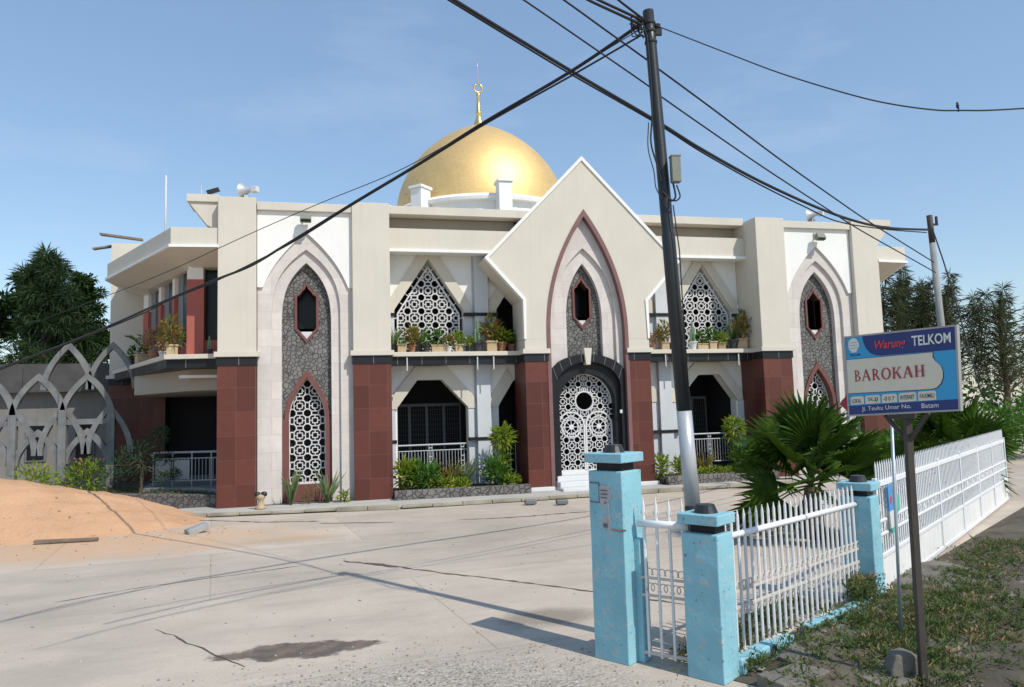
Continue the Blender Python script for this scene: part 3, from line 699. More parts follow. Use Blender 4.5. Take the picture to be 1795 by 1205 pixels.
    for i, (yf, zt) in enumerate(((FY-.62, .12), (FY-.30, .24), (FY+.02, .36))): mb.box(cx-1.02+.03*i, cx+1.02-.03*i, yf, FY+.9, zt-.12+(.004 if i == 0 else 0), zt)
    mb.box(cx-.9, cx+.9, FY+.3, FY+.9, .36, .45)
    mb.build('entrance_step', 'whitestep', mosque, bevel=.012)
porch()

# roof, drum, dome
mb = MB(); mb.box(-3.0, 2*MX+3.0, FY+1.3, 45, 7.20, 7.38); roof = mb.build('roof_slab', 'apron', mosque)
mb = MB()
for s_, x0, x1 in ((0, -3.23, -2.5), (1, 2*MX+2.5, 2*MX+3.23)): mb.box(x0, x1, FY+.25, FY+1.25, 7.28, 7.46)
build_each(mb, 'roof_overhang', 'beige', roof)
mb = MB()
for x0, x1, sg in ((-3.2, -2.5, 1), (2*MX+3.2, 2*MX+2.5, -1)):
    mb.prism([(x0, 7.275), (x1, 7.275), (x1, 6.6), (x0+sg*.42, 6.72)], FY+.3, FY+1.24)
build_each(mb, 'overhang_soffit', 'beige', roof)
mb = MB(); mb.box(-2.5, 2*MX+2.5, RY+.31, 44, 6.0, 7.19); mb.build('inner_wall', 'beige', mosque)
DY = 31.6
def ring(mb, r0, r1, z0, z1, seg=48):
    vs = []; 
    for r, z in ((r0, z0), (r1, z0), (r1, z1), (r0, z1)): vs += [(MX+r*math.cos(2*pi*q/seg), DY+r*math.sin(2*pi*q/seg), z) for q in range(seg)]
    mb.add(vs, [(a*seg+q, a*seg+(q+1) % seg, ((a+1) % 4)*seg+(q+1) % seg, ((a+1) % 4)*seg+q) for a in range(4) for q in range(seg)])
mb = MB(); mb.lathe([(4.0, 7.39), (4.0, 10.2)], (MX, DY, 0), 48); drum = mb.build('drum', 'white', mosque, smooth=False)
mb = MB(); mb.lathe([(4.0, 10.2), (4.22, 10.24), (4.25, 10.36), (4.05, 10.42), (3.9, 10.56), (3.85, 10.56)], (MX, DY, 0), 64); mb.build('drum_cornice', 'white', drum)
for i in range(8):
    a = -pi/2+i*pi/4; c, s_ = math.cos(a), math.sin(a)
    u, v_ = Vector((c, s_, 0)), Vector((-s_, c, 0)); p = Vector((MX, DY, 0))+u*4.32
    mb = MB(); mb.obox(p+Vector((0, 0, 9.1)), v_*.26, u*.3, (0, 0, 1.7)); mb.obox(p+Vector((0, 0, 10.86)), v_*.32, u*.36, (0, 0, .055)); mb.build('roof_pier', 'white', drum, bevel=.015)
prof = []
for i in range(40):
    q = ((39-i)/39)**1.25; prof.append((max(.08, 3.74*(1-(1-q)**2.2)**.72), 14.74-4.40*q))
mb = MB(); mb.lathe([(r, z-10.5) for r, z in prof], (MX, DY, 10.5), 96); dome = mb.build('dome', 'gold', mosque, smooth=True)
mb = MB()
mb.lathe([(.26, 14.64), (.22, 14.9), (.13, 15.08), (.11, 15.3), (.15, 15.36), (.10, 15.42), (.075, 16.1), (.11, 16.2), (.05, 16.3)], (MX, DY, 0), 16)
mb.tube([(MX+.19*math.cos(q), DY, 16.5+.19*math.sin(q)) for q in [R(110+i*16) for i in range(21)]], .045, 8)
mb.lathe([(.03, 16.68), (.022, 16.9), (.012, 17.5), (.004, 17.9)], (MX, DY, 0), 8)
mb.build('finial', 'goldplain', dome, smooth=True)

# side bays
def bay(tf):
    # ledge over the ground floor
    P = [(-2.49, FY+.42), (-3.76, FY+.6), (-6.35, FY+6.4), (-5.9, FY+6.6), (-2.49, FY+6.6)]
    Q = [(-2.49, FY+.50), (-3.72, FY+.68), (-6.28, FY+6.4), (-5.9, FY+6.6), (-2.49, FY+6.6)]
    mb = MB(); mb.tf = tf; mb.slab(P, ZK+.01, ZC-.004); led = mb.build('bay_ledge', 'beige', mosque, bevel=.01)
    mb = MB(); mb.tf = tf; mb.slab(Q, ZB, ZK+.008); mb.build('stone_band', 'blackstone', led)
    S_ = [(-2.49, FY+1.1), (-3.3, FY+1.3), (-5.15, FY+3.9), (-5.3, FY+6.6), (-2.49, FY+6.6)]
    mb = MB(); mb.tf = tf; mb.slab(S_, 2.80, ZB-.003); mb.build('bay_soffit', 'beigeshade', led)  # shade below the ledge put into the soffit's darker beige
    mb = MB(); mb.tf = tf; mb.box(-3.5, -2.5, FY+1.02, FY+1.09, 3.10, 3.17); mb.build('tube_light', 'white', led)
    # roof
    P = [(-2.49, FY+.05), (-3.55, FY+.12), (-6.1, FY+4.75), (-6.1, FY+6.7), (-2.49, FY+6.7)]
    W_ = [(-2.49, FY-.02), (-3.58, FY+.06), (-6.16, FY+4.74), (-6.1, FY+6.7), (-2.49, FY+6.7)]
    mb = MB(); mb.tf = tf; mb.slab(P, 6.19, 6.60); rf = mb.build('bay_roof', 'beige', mosque, bevel=.012)
    mb = MB(); mb.tf = tf; mb.slab(W_, 6.12, 6.188); mb.build('white_trim', 'white', rf)
    I_ = [(-2.49, FY+1.0), (-3.2, FY+1.1), (-5.0, FY+4.6), (-5.3, FY+6.7), (-2.49, FY+6.7)]
    O_ = [(-2.49, FY+.04), (-3.53, FY+.12), (-6.05, FY+4.75), (-6.05, FY+6.7), (-2.49, FY+6.71)]
    n = 5
    mb = MB(); mb.tf = tf
    mb.add([(*p, 6.116) for p in O_]+[(*p, 5.85) for p in I_], [(i, i+1, n+i+1, n+i) for i in range(3)]+[(n, n+1, n+2, n+3, n+4)])
    mb.build('bay_soffit', 'beige', rf)
    # upper wall: salmon pilasters and tall windows
    A, B = Vector((-3.40, FY+1.25, 0)), Vector((-5.55, FY+6.2, 0)); D_ = (B-A); Ln = D_.length; D_.normalize(); Nn = Vector((D_.y, -D_.x, 0))*-1
    if Nn.x > 0: Nn = -Nn
    def seg(mb, t0, t1, off, z0, z1, th=.08):
        c = A+D_*(t0+t1)/2+Nn*off; mb.obox((c.x, c.y, (z0+z1)/2), D_*(t1-t0)/2, Nn*th/2, (0, 0, (z1-z0)/2))
    mb = MB(); mb.tf = tf; seg(mb, .2, Ln, -.25, ZC, 6.2, .1); bw = mb.build('bay_wall', 'redpaint', mosque)
    for i, (t0, t1) in enumerate(((.0, .30), (1.55, 1.80), (3.1, 3.4), (4.75, Ln))):
        mb = MB(); mb.tf = tf; seg(mb, t0, t1, -.15, ZC, 5.35, .12); mb.build('pilaster', 'redpaint', bw)
        mb = MB(); mb.tf = tf; seg(mb, t0, t1, -.15, 5.352, 6.15, .11); mb.build('pilaster_head', 'white', bw)
    for t0, t1 in ((.30, 1.55), (1.80, 3.1), (3.4, 4.75)):
        m_ = t0+(t1-t0)*.5
        mb = MB(); mb.tf = tf; seg(mb, t0, m_, -.185, ZC+.4, 5.95, .03); mb.build('window_pane', 'glass', bw)
        mb = MB(); mb.tf = tf; seg(mb, m_, t1-.12, -.18, ZC+.35, 5.95, .04); mb.build('window_frame', 'greyframe', bw)
    mb = MB(); mb.tf = tf
    mb.box(-3.36, -2.97, FY+1.15, FY+1.42, ZC, 5.55); mb.build('front_pilaster', 'redpaint', bw)
    mb = MB(); mb.tf = tf; mb.box(-3.34, -2.99, FY+1.17, FY+1.42, 5.552, 6.1); mb.build('pilaster_head', 'white', bw)
    mb = MB(); mb.tf = tf; mb.box(-2.97, -2.49, FY+1.5, FY+1.55, ZC, 6.0); mb.build('window_pane', 'glass', bw)
    mb = MB(); mb.tf = tf; mb.box(-2.97, -2.49, FY+1.3, FY+1.49, ZC, 4.05); mb.build('window_parapet', 'redpaint', bw)
    # ground floor: red wall, dark hall, railing
    mb = MB(); mb.tf = tf; mb.box(-5.88, -4.88, FY+6.55, FY+6.75, 0, ZB-.01); mb.build('ground_floor_wall', 'granite', mosque)
    mb = MB(); mb.tf = tf
    mb.box(-4.9, -2.0, FY+7.2, FY+7.3, 0, 3.4); mb.box(-5.0, -4.88, FY+6.76, FY+7.2, 0, 3.4); mb.box(-2.5, -2.4, FY+1.3, FY+7.2, 0, 3.4); mb.build('room', 'dark', mosque)
    mb = MB(); mb.tf = tf; mb.slab([(-2.49, FY+1.2), (-3.2, FY+2.2), (-4.75, FY+3.0), (-4.9, FY+6.9), (-2.49, FY+6.9)], .02, .36); mb.build('floor_slab', 'concrete', mosque, bevel=.01)
    mb = MB(); mb.tf = tf
    RL = [(-2.5, FY+2.6, 0), (-4.5, FY+3.2, 0)]
    a, b = Vector(RL[0]), Vector(RL[1])
    for z, r in ((1.24, .03), (1.08, .016), (.50, .018)): mb.tube([a+Vector((0, 0, z)), b+Vector((0, 0, z))], r, 6)
    for i in range(23):
        p = a+(b-a)*i/22; mb.tube([p+Vector((0, 0, .5)), p+Vector((0, 0, 1.08))], .011, 5)
    for i in range(5):
        p = a+(b-a)*i/4; mb.tube([p+Vector((0, 0, .36)), p+Vector((0, 0, 1.24))], .02, 5)
    d = (b-a).normalized()
    for i in (2, 3):
        c = a+(b-a)*(i+.5)/4; mb.obox(c+Vector((0, 0, .79)), d*.2, Vector((-d.y, d.x, 0))*.01, (0, 0, .25))
    mb.build('railing', 'steel', mosque)
    # far end wall of the side
    mb = MB(); mb.tf = tf; mb.box(-6.48, -5.0, FY+6.6, FY+7.4, 3.48, 7.62); ew = mb.build('end_wall', 'beige', mosque)
    mb = MB(); mb.tf = tf; mb.box(-6.56, -5.86, FY+6.52, FY+7.3, 3.40, 3.50); mb.build('ledge_cap', 'beige', ew)
    mb = MB(); mb.tf = tf; mb.box(-6.5, -5.86, FY+6.56, FY+7.3, 3.20, 3.398); mb.build('stone_band', 'blackstone', ew)
    mb = MB(); mb.tf = tf; mb.box(-6.48, -5.86, FY+6.57, FY+7.3, 0, 3.198); mb.build('granite_cladding', 'granite', ew)
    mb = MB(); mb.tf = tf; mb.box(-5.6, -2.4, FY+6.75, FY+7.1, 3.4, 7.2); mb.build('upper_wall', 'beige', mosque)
bay(None); bay(mir)

# ================================================================== YARD SETTING
mb = MB(); mb.slab([(-3.4, 17.55), (1.5, 16.85), (6.0, 16.95), (9.6, 17.15), (17, 17.4), (17, 18.7), (-3.4, 18.9)], 0.0, .05)
mb.build('apron', 'apron', kind='structure', bevel=.02)
def ribbon(name, pts, wd, mat, z=.004, jit=.02, seed=1):
    """an irregular thin seam lying on the ground"""
    r = random.Random(seed); P = [Vector((p.x, p.y, z)) for p in pts]; Q = []
    for a, b in zip(P, P[1:]):
        n = max(2, int((b-a).length/.12))
        for i in range(n): Q.append(a+(b-a)*i/n+Vector((r.uniform(-jit, jit), r.uniform(-jit, jit), 0)))
    Q.append(P[-1]); vs = []; fs = []
    for i, q in enumerate(Q):
        t = (Q[min(i+1, len(Q)-1)]-Q[max(i-1, 0)]).normalized(); s_ = Vector((-t.y, t.x, 0)); w_ = wd*r.uniform(.25, 1.5)/2*(.4 if i in (0, len(Q)-1) else 1)
        vs += [q+s_*w_, q-s_*w_]
    fs = [(2*i, 2*i+1, 2*i+3, 2*i+2) for i in range(len(Q)-1)]
    m = MB(); m.add(vs, fs); return m.build(name, mat, kind='structure')
G = lambda x, y: at(x, y, Z=0)
ribbon('crack_and_shadow_line', [G(600, 984), G(690, 993), G(800, 1008), G(870, 1016), G(1035, 1037), G(1200, 1060)], .045, 'crack_and_shadow', seed=2)
ribbon('crack_and_shadow_line', [G(640, 988), G(665, 990), G(698, 995)], .10, 'crack_and_shadow', z=.006, seed=3)
ribbon('crack_and_shadow_line', [G(275, 1103), G(340, 1132), G(390, 1155), G(430, 1170)], .016, 'crack_and_shadow', seed=4)
ribbon('crack_and_shadow_line', [G(800, 912), G(905, 907), G(1035, 897)], .07, 'crack_and_shadow', seed=5)
ribbon('crack_and_shadow_line', [G(330, 912), G(470, 916), G(560, 914)], .08, 'crack_and_shadow', seed=6)
ribbon('crack_and_shadow_line', [G(98, 1056), G(250, 1030), G(530, 992)], .018, 'crack_and_shadow', seed=7)  # cast shadow of an overhead cable, drawn as a dark strip
ribbon('crack_and_shadow_line', [G(560, 918), G(690, 916)], .07, 'crack_and_shadow', seed=8)
# mown earth verge beyond the fence, one sheet a step above the yard
FU = Vector((.843, .538, 0)); FV = Vector((.538, -.843, 0))     # along the fence, out towards the street
P2 = Vector((2.86, 5.39, 0))
def fp(u, v, z=0.): return P2+FU*u+FV*v+Vector((0, 0, z))
nx, ny = 70, 26
vs = []; r_ = random.Random(3)
for j in range(ny+1):
    for i in range(nx+1):
        u = .05+i*.20; v = .12+j*.16
        edge = min(1, i/1.5, j/1.5)
        vs.append(fp(u, v, .006+edge*(.035+.05*math.sin(u*2.1+v)*math.sin(v*2.7)+r_.uniform(-.02, .02)+.03)))
mb = MB(); mb.add(vs, [(j*(nx+1)+i, j*(nx+1)+i+1, (j+1)*(nx+1)+i+1, (j+1)*(nx+1)+i) for j in range(ny) for i in range(nx)])
mb.build('verge', 'earth', kind='structure', smooth=True)

# gravel and stones on the broken yard surface
mb = MB(); r_ = random.Random(11)
def pebble(mb, c, s_, r):
    d = [Vector((r.uniform(.6, 1), r.uniform(-.3, .3), r.uniform(-.2, .2))), Vector((r.uniform(-.3, .3), r.uniform(.6, 1), r.uniform(-.2, .2))), Vector((0, 0, r.uniform(.4, .8)))]
    c = Vector(c); vs = [c+d[0]*s_, c-d[0]*s_, c+d[1]*s_, c-d[1]*s_, c+d[2]*s_, c-d[2]*s_*.4]
    mb.add(vs, [(0, 2, 4), (2, 1, 4), (1, 3, 4), (3, 0, 4), (2, 0, 5), (1, 2, 5), (3, 1, 5), (0, 3, 5)])
for i in range(4200):
    u = r_.gauss(.5, .95); v = r_.gauss(5.6, .6)
    if abs(u-.5) > 2.4 or v < 3.5: continue
    mb.cur = r_.choice((0, 0, 1, 2)); pebble(mb, (u, v, .002), r_.choice((.005, .007, .009, .012, .018)), r_)
for i in range(700):
    mb.cur = r_.choice((0, 0, 1, 2)); pebble(mb, (r_.uniform(-6, 6), r_.uniform(4.5, 17), .002), r_.choice((.006, .008, .010, .016, .022)), r_)
mb.build('gravel', ['gravel_a', 'apron', 'gravel_b'], kind='stuff')

# ------------------------------------------------------------------ sand heap and bits beside it
def heap_z(x, y):
    dx, dy = (x+7.2)/(4.75 if x > -7.2 else 5.5), (y-17.0)/(2.15+.12*math.sin(x*1.3)); return 1.12*(1-math.hypot(dx, dy)**1.45)
def fbm(x, y, s_=1.):
    return (math.sin(x*1.7*s_+y*.9)+math.sin(y*2.3*s_-x*1.1)+.5*math.sin(x*4.1*s_+2)*math.sin(y*4.7*s_))/2.5
vs = []; nx, ny = 110, 70; r_ = random.Random(5)
for j in range(ny+1):
    for i in range(nx+1):
        x = -13+i*(11.2/nx); y = 14.55+j*(5.3/ny)
        dx, dy = (x+7.2)/4.75, (y-17.0)/(2.15+.12*math.sin(x*1.3))
        rr = math.hypot(dx if x > -7.2 else (x+7.2)/5.5, dy)
        h_ = 1.12*(1-rr**1.45)+.05*fbm(x*1.6, y*1.6)+.022*fbm(x*5.3+1, y*5.9)+r_.uniform(-.016, .016)
        vs.append((x, y, h_ if h_ > -.06 else -.06))
mb = MB(); mb.add(vs, [(j*(nx+1)+i, j*(nx+1)+i+1, (j+1)*(nx+1)+i+1, (j+1)*(nx+1)+i) for j in range(ny) for i in range(nx)])
tag(mb.build('sand_heap', 'sand', smooth=True), 'large heap of orange building sand on the yard', 'sand heap')
mb = MB(); r_ = random.Random(15)
for i in range(420):
    x = r_.uniform(-9, -1.9); y = r_.gauss(15.1, .5); z = max(0, heap_z(x, y)); s_ = r_.choice((.010, .012, .016, .022, .03)); pebble(mb, (x, y, z+s_*.2), s_, r_)
mb.build('sand_clods', 'sand', kind='stuff')
p = at(345, 928, Z=.07)
mb = MB(); mb.obox(p, Vector((.16, .10, .05)), Vector((-.05, .08, 0)), Vector((-.02, 0, .06)))
tag(mb.build('concrete_chunk', 'concrete', bevel=.02), 'small grey concrete chunk at the right toe of the sand heap', 'rubble')
a, b = at(60, 950, Z=.05), at(172, 945, Z=.04)
mb = MB(); mb.obox((a+b)/2, (b-a)/2, Vector((0, .05, 0)), (0, 0, .025)); tag(mb.build('timber_board', 'timber', bevel=.006), 'weathered board lying flat in front of the sand heap', 'board')
a, b = at(178, 850, Y=23.2), at(190, 806, Y=24.2)
mb = MB(); mb.obox((a+b)/2, (b-a)/2, Vector((.05, 0, 0)), Vector((0, .02, 0))); tag(mb.build('timber_board', 'whitepot'), 'pale narrow board leaning on the red end wall', 'board')
for px, py, lab in ((930, 880, 'dark loose stone on the kerb left of the entrance steps, nearer the red column'), (985, 880, 'dark loose stone on the kerb straight below the entrance steps'), ):
    p = at(px, py, Z=.07); mb = MB(); mb.obox(p, (.13, .0, 0), (0, .07, 0), (.0, 0, .05)); tag(mb.build('loose_stone', 'greyframe', bevel=.02), lab, 'stone', 'loose stones along the kerb')
# little animal figure lamp by the column
p = at(457, 893, Z=.05)
orn = empty('garden_ornament', p, 'small pale garden ornament with two black tops beside the first red column', 'ornament')
mb = MB(); mb.lathe([(.11, 0), (.12, .05), (.07, .08), (.06, .2), (.09, .24), (.10, .3), (.06, .33)], p, 12); mb.build('base', 'tanpot', orn, smooth=True)
for dx in (-.07, .07):
    mb = MB(); mb.lathe([(.02, -.06), (.06, -.04), (.07, 0), (.06, .04), (.02, .06)], p+Vector((dx, 0, .33)), 10); mb.build('lamp_head', 'blackpaint', orn, smooth=True)

# stone planters and kerbs
def planter(name, pts, h_, th, label, soil=True):
    r0 = empty(name, Vector((pts[0][0], pts[0][1], 0)), label, 'planter')
    mb = MB()
    for (a, b) in zip(pts, pts[1:]):
        a, b = Vector((*a, 0)), Vector((*b, 0)); d = (b-a).normalized(); n = Vector((-d.y, d.x, 0))
        mb.obox((a+b)/2+Vector((0, 0, h_/2)), (b-a)/2+d*th*.4, n*th/2, (0, 0, h_/2))
    mb.build('stone_wall', 'planter', r0, bevel=.02); return r0
pl = planter('planter', [(1.58, 18.05), (4.75, 17.98)], .27, .18, 'low grey stone planter under the left balcony')
mb = MB(); mb.slab([(1.53, 18.15), (4.88, 18.08), (4.88, 19.5), (1.53, 19.5)], .01, .2); mb.build('soil', 'soil', pl)
pr_ = planter('planter', [(8.55, 17.98), (11.7, 18.05)], .27, .18, 'low grey stone planter under the right balcony')
mb = MB(); mb.slab([(8.42, 18.08), (11.74, 18.15), (11.74, 19.5), (8.42, 19.5)], .01, .2); mb.build('soil', 'soil', pr_)
pw = planter('planter', [(-2.56, 18.85), (-4.4, 20.0), (-6.0, 21.2)], .33, .2, 'stone edged grass terrace left of the mosque, beside the sand heap')
mb = MB(); mb.slab([(-2.5, 18.95), (-4.35, 20.1), (-5.95, 21.3), (-6.2, 24.9), (-4.9, 24.9), (-2.5, 21.0)], .012, .27); mb.build('soil', 'earth', pw)
for i, (x0, y0, x1, y1, lab) in enumerate(((-3.2, 17.45, 1.5, 16.75, 'long mossy kerb in front of the left tower'), (1.55, 16.75, 6.3, 16.82, 'mossy kerb running up to the entrance steps'), (6.4, 16.83, 11.6, 17.05, 'kerb right of the entrance, behind the blue pillar and black pole'))):
    a, b = Vector((x0, y0, .05)), Vector((x1, y1, .05)); d = (b-a).normalized()
    mb = MB(); n = int((b-a).length/.6)
    for q in range(n): mb.obox(a+(b-a)*(q+.5)/n+Vector((0, rnd.uniform(-.01, .01), rnd.uniform(-.008, .008))), d*((b-a).length/n/2-.006), Vector((-d.y, d.x, 0))*.08, (0, 0, .035+rnd.uniform(-.012, .012)))
    tag(mb.build('kerb', 'kerb', bevel=.012), lab, 'kerb')

# ------------------------------------------------------------------ plants
def bush(mb, c, rx, rz, n, l, wd, r, up=.5, cur=None):
    c = Vector(c)
    for i in range(n):
        d = Vector((r.gauss(0, 1), r.gauss(0, 1), r.gauss(0, 1))).normalized(); q = r.random()**.45
        p = c+Vector((d.x*rx*q, d.y*rx*q, d.z*rz*q))
        dd = d+Vector((r.gauss(0, .4), r.gauss(0, .4), up+r.gauss(0, .4)))
        if cur: mb.cur = r.choice(cur)
        mb.leaf(p, dd, Vector((r.gauss(0, .5), r.gauss(0, .5), 1)), l*r.uniform(.6, 1.2), wd*r.uniform(.7, 1.2))
def blades(mb, c, n, l, wd, r, spread=.5, curve=.25):
    c = Vector(c)
    for i in range(n):
        a = r.uniform(0, 2*pi); tl = r.uniform(.05, spread); d = Vector((math.cos(a)*tl, math.sin(a)*tl, 1)).normalized(); sd = d.cross(Vector((math.cos(a+1), math.sin(a+1), .2))).normalized()
        ll = l*r.uniform(.55, 1.1); pts = []
        for q in range(4):
            t = q/3; pts.append(c+Vector((r.uniform(-.01, .01), 0, 0))+d*ll*t+Vector((math.cos(a), math.sin(a), -.3))*curve*ll*t*t)
        w_ = [wd, wd*1.1, wd*.8, wd*.06]
        vs = []; 
        for p, x in zip(pts, w_): vs += [p+sd*x/2, p-sd*x/2]
        mb.add(vs, [(2*q, 2*q+1, 2*q+3, 2*q+2) for q in range(3)])
def pot_mesh(mb, kind):
    if kind == 'box': mb.box(-.2, .2, -.11, .11, 0, .17); mb.box(-.22, .22, -.13, .13, .17, .20)
    elif kind == 'square': mb.box(-.11, .11, -.11, .11, 0, .19); mb.box(-.13, .13, -.13, .13, .19, .23)
    else: mb.lathe([(.085, 0), (.12, .19), (.14, .19), (.14, .23), (.115, .23), (.11, .2), (.0, .2)], (0, 0, 0), 14)
def potted(label, kind, potmat, plant, seed, group='potted plants along the balcony ledges'):
    r = random.Random(seed); o = empty('potted_plant', (0, 0, 0), label, 'potted plant', group)
    mb = MB(); pot_mesh(mb, kind); mb.build('pot', potmat, o, bevel=.006)
    mb = MB(); zt = .2
    if plant == 'bush': bush(mb, (0, 0, .40), .17, .2, 150, .13, .055, r); mats = 'leaf'
    elif plant == 'light': bush(mb, (0, 0, .38), .2, .19, 150, .15, .06, r); mats = 'yleaf'
    elif plant == 'croton': bush(mb, (0, 0, .48), .2, .26, 170, .2, .05, r, .7); mats = 'croton'
    elif plant == 'dry': bush(mb, (0, 0, .52), .19, .26, 190, .12, .07, r); mats = 'dry'
    elif plant == 'blade': blades(mb, (0, 0, .18), 34, .62, .035, r, .5); mats = 'spiky'
    elif plant == 'low': bush(mb, (0, 0, .28), .14, .10, 80, .10, .05, r); mats = 'leaf'
    elif plant == 'palm':
        for i in range(11):
            a = i*2.4; pts = [Vector((math.cos(a)*.34*t, math.sin(a)*.34*t, .2+.62*t-.25*t*t)) for t in (0, .3, .6, .85, 1)]
            mb.tube(pts, .006, 4)
            for q in range(1, 5):
                for s_ in (1, -1):
                    for e in (0, .5):
                        p = pts[q-1].lerp(pts[q], e+.4); d = pts[q]-pts[q-1]; mb.leaf(p, d.normalized()+Vector((-d.y, d.x, 0)).normalized()*s_*1.1, (0, 0, 1), .15, .03)
        mats = 'leaf'
    elif plant == 'cactus':
        for (x, y, h_, rr) in ((0, 0, .62, .035), (.06, .02, .45, .03), (-.06, .0, .38, .03), (.02, -.05, .3, .03)):
            mb.lathe([(rr*.9, 0), (rr, h_*.5), (rr*.95, h_*.9), (rr*.4, h_)], (x, y, .17), 7)
        mats = 'cactus'
    mb.build('foliage', mats, o, recalc=False)
    mb = MB(); 
    if kind == 'round': mb.lathe([(.10, .195), (.02, .205)], (0, 0, 0), 12)
    else: mb.box(-.19 if kind == 'box' else -.1, .19 if kind == 'box' else .1, -.1, .1, .2, .212)
    mb.build('soil', 'soil', o)
    return o
def put(o, px, py, Y, Z, sc=1., rot=0.):
    p = at(px, py, Y=Y); o.location = (p.x, Y, Z); o.scale = (sc,)*3; o.rotation_euler = (0, 0, rot)
SP = {}
def spot(px, Y, label, kind, potmat, plant, sc=1., rot=0., py=612, z=ZC):
    key = (kind, potmat, plant)
    if key in SP:
        p = at(px, py, Y=Y); return copy_thing(SP[key], (p.x, Y, z), rot, label, sc)
    o = potted(label, kind, potmat, plant, len(SP)+20); SP[key] = o; put(o, px, py, Y, z, sc, rot); return o
yl = 19.16
LB = 'on the left balcony'
spot(690, yl+.1, 'grey green bladed plant in dark pot at the far left end of the left balcony', 'round', 'darkpot', 'blade', 1.0)
spot(704, yl-.05, 'tan pot with low leaves second from the left end of the left balcony', 'square', 'tanpot', 'low', .95)
spot(722, yl, 'croton in terracotta pot under the left part of the left lattice window', 'round', 'terracotta', 'croton', .85, 1)
spot(733, yl+.2, 'tall bladed plant behind the terracotta croton on the left balcony', 'round', 'darkpot', 'blade', 1.12, 2)
spot(748, yl, 'small green bush in dark pot at the middle of the left lattice window', 'round', 'darkpot', 'bush', .8)
spot(769, yl, 'long tan trough of leafy green plants under the left lattice window', 'box', 'tanpot', 'bush', .95)
spot(787, yl-.1, 'white pot with small reddish leaves on the left balcony', 'round', 'whitepot', 'croton', .62, 2)
spot(804, yl, 'square tan pot with yellow green leaves right of the left lattice window', 'square', 'tanpot', 'light', .9)
spot(822, yl+.05, 'spreading yellow green plant in dark pot beside the left grey pilaster', 'round', 'darkpot', 'light', .72, 2)
spot(838, yl, 'thin pale cactus in dark pot in front of the left grey pilaster', 'round', 'darkpot', 'cactus', 1.1)
spot(861, yl, 'tall croton in square tan pot in front of the narrow left opening', 'square', 'tanpot', 'croton', 1.22)
spot(880, yl, 'bright leafy bush in terracotta pot left of the porch gable', 'round', 'terracotta', 'light', 1.1)
spot(896, yl+.15, 'dark green bush in brown pot in the shade of the left gable eave', 'round', 'terracotta', 'bush', .9)
spot(1145, yl, 'tiny terracotta pot with dry leaves at the left end of the right balcony', 'round', 'terracotta', 'dry', .6)
spot(1165, yl, 'croton with thin stems in square tan pot at the left of the right balcony', 'square', 'tanpot', 'croton', 1.0, 1.5)
spot(1179, yl, 'cactus in dark pot just left of the black pole on the right balcony', 'round', 'darkpot', 'cactus', .85, 1)
spot(1215, yl, 'cactus in whitish pot just right of the black pole on the right balcony', 'round', 'whitepot', 'cactus', 1.0)
spot(1230, yl, 'long tan trough with green leaves right of the black pole', 'box', 'tanpot', 'bush', .85, .1)
spot(1248, yl, 'square tan pot with spreading green leaves in the middle of the right balcony', 'square', 'tanpot', 'bush', 1.0)
spot(1266, yl, 'square tan pot with yellow green leaves under the right lattice window', 'square', 'tanpot', 'light', .85, 1)
spot(1286, yl+.05, 'large grey green bladed plant right of the right lattice window', 'round', 'darkpot', 'blade', 1.2, 1)
spot(1303, yl, 'tall croton in square tan pot at the right end of the right balcony', 'square', 'tanpot', 'croton', 1.35, 2.4)
# bay ledge on the left
for (px, py, Yv, lab, kd, pm, pt, sc) in ((236, 632, 22.9, 'dark green low bush in dark pot at the far end of the corner balcony', 'round', 'darkpot', 'bush', .95),
        (256, 628, 21.9, 'small palm in long tan trough on the corner balcony', 'box', 'tanpot', 'palm', 1.25),
        (270, 622, 21.0, 'dry pinkish bush in terracotta pot at the middle of the corner balcony', 'round', 'terracotta', 'dry', 1.15),
        (285, 622, 20.1, 'low dry shrub in whitish pot at the bend of the corner balcony', 'round', 'whitepot', 'dry', .75),
        (301, 618, 19.35, 'large croton in square tan pot at the front of the corner balcony', 'square', 'tanpot', 'croton', 1.15),
        (367, 612, 19.3, 'small cactus in dark pot in the dark window beside the left tower', 'round', 'darkpot', 'cactus', .6)):
    spot(px, Yv, lab, kd, pm, pt, sc, px*.1, py)

def shrub(name, label, mat, px, Y, z, fn, group='shrubs along the mosque front', cat='shrub', pos=None):
    p = at(px, 800, Y=Y) if pos is None else pos; o = empty(name, (p.x, p.y, z), label, cat, group); mb = MB(); r = random.Random(int(px*7))
    stems = fn(mb, Vector((p.x, p.y, z)), r); mb.build('foliage', mat, o, recalc=False)
    m2 = MB(); base = Vector((p.x, p.y, z))
    for i in range(stems or 4):
        a = r.uniform(0, 6.28); h_ = r.uniform(.15, .35); m2.tube([base, base+Vector((math.cos(a)*.05, math.sin(a)*.05, h_*.6)), base+Vector((math.cos(a)*.12, math.sin(a)*.12, h_))], [.014, .011, .006], 5)
    m2.build('stem', 'bark', o)
    return o
shrub('croton_shrub', 'yellow bushy croton at the left corner of the left planter', 'yleaf', 712, 18.55, .2, lambda m, c, r: bush(m, c+Vector((0, 0, .42)), .28, .34, 300, .2, .07, r, .6))
shrub('leafy_shrub', 'bright green upright leafy shrub right of the yellow croton', 'leaf', 745, 18.5, .2, lambda m, c, r: bush(m, c+Vector((0, 0, .30)), .34, .34, 320, .26, .07, r, .9))
shrub('low_shrub', 'low yellow green mound in front of the left railing', 'yleaf', 772, 18.4, .2, lambda m, c, r: bush(m, c+Vector((0, 0, .12)), .34, .15, 190, .14, .07, r))
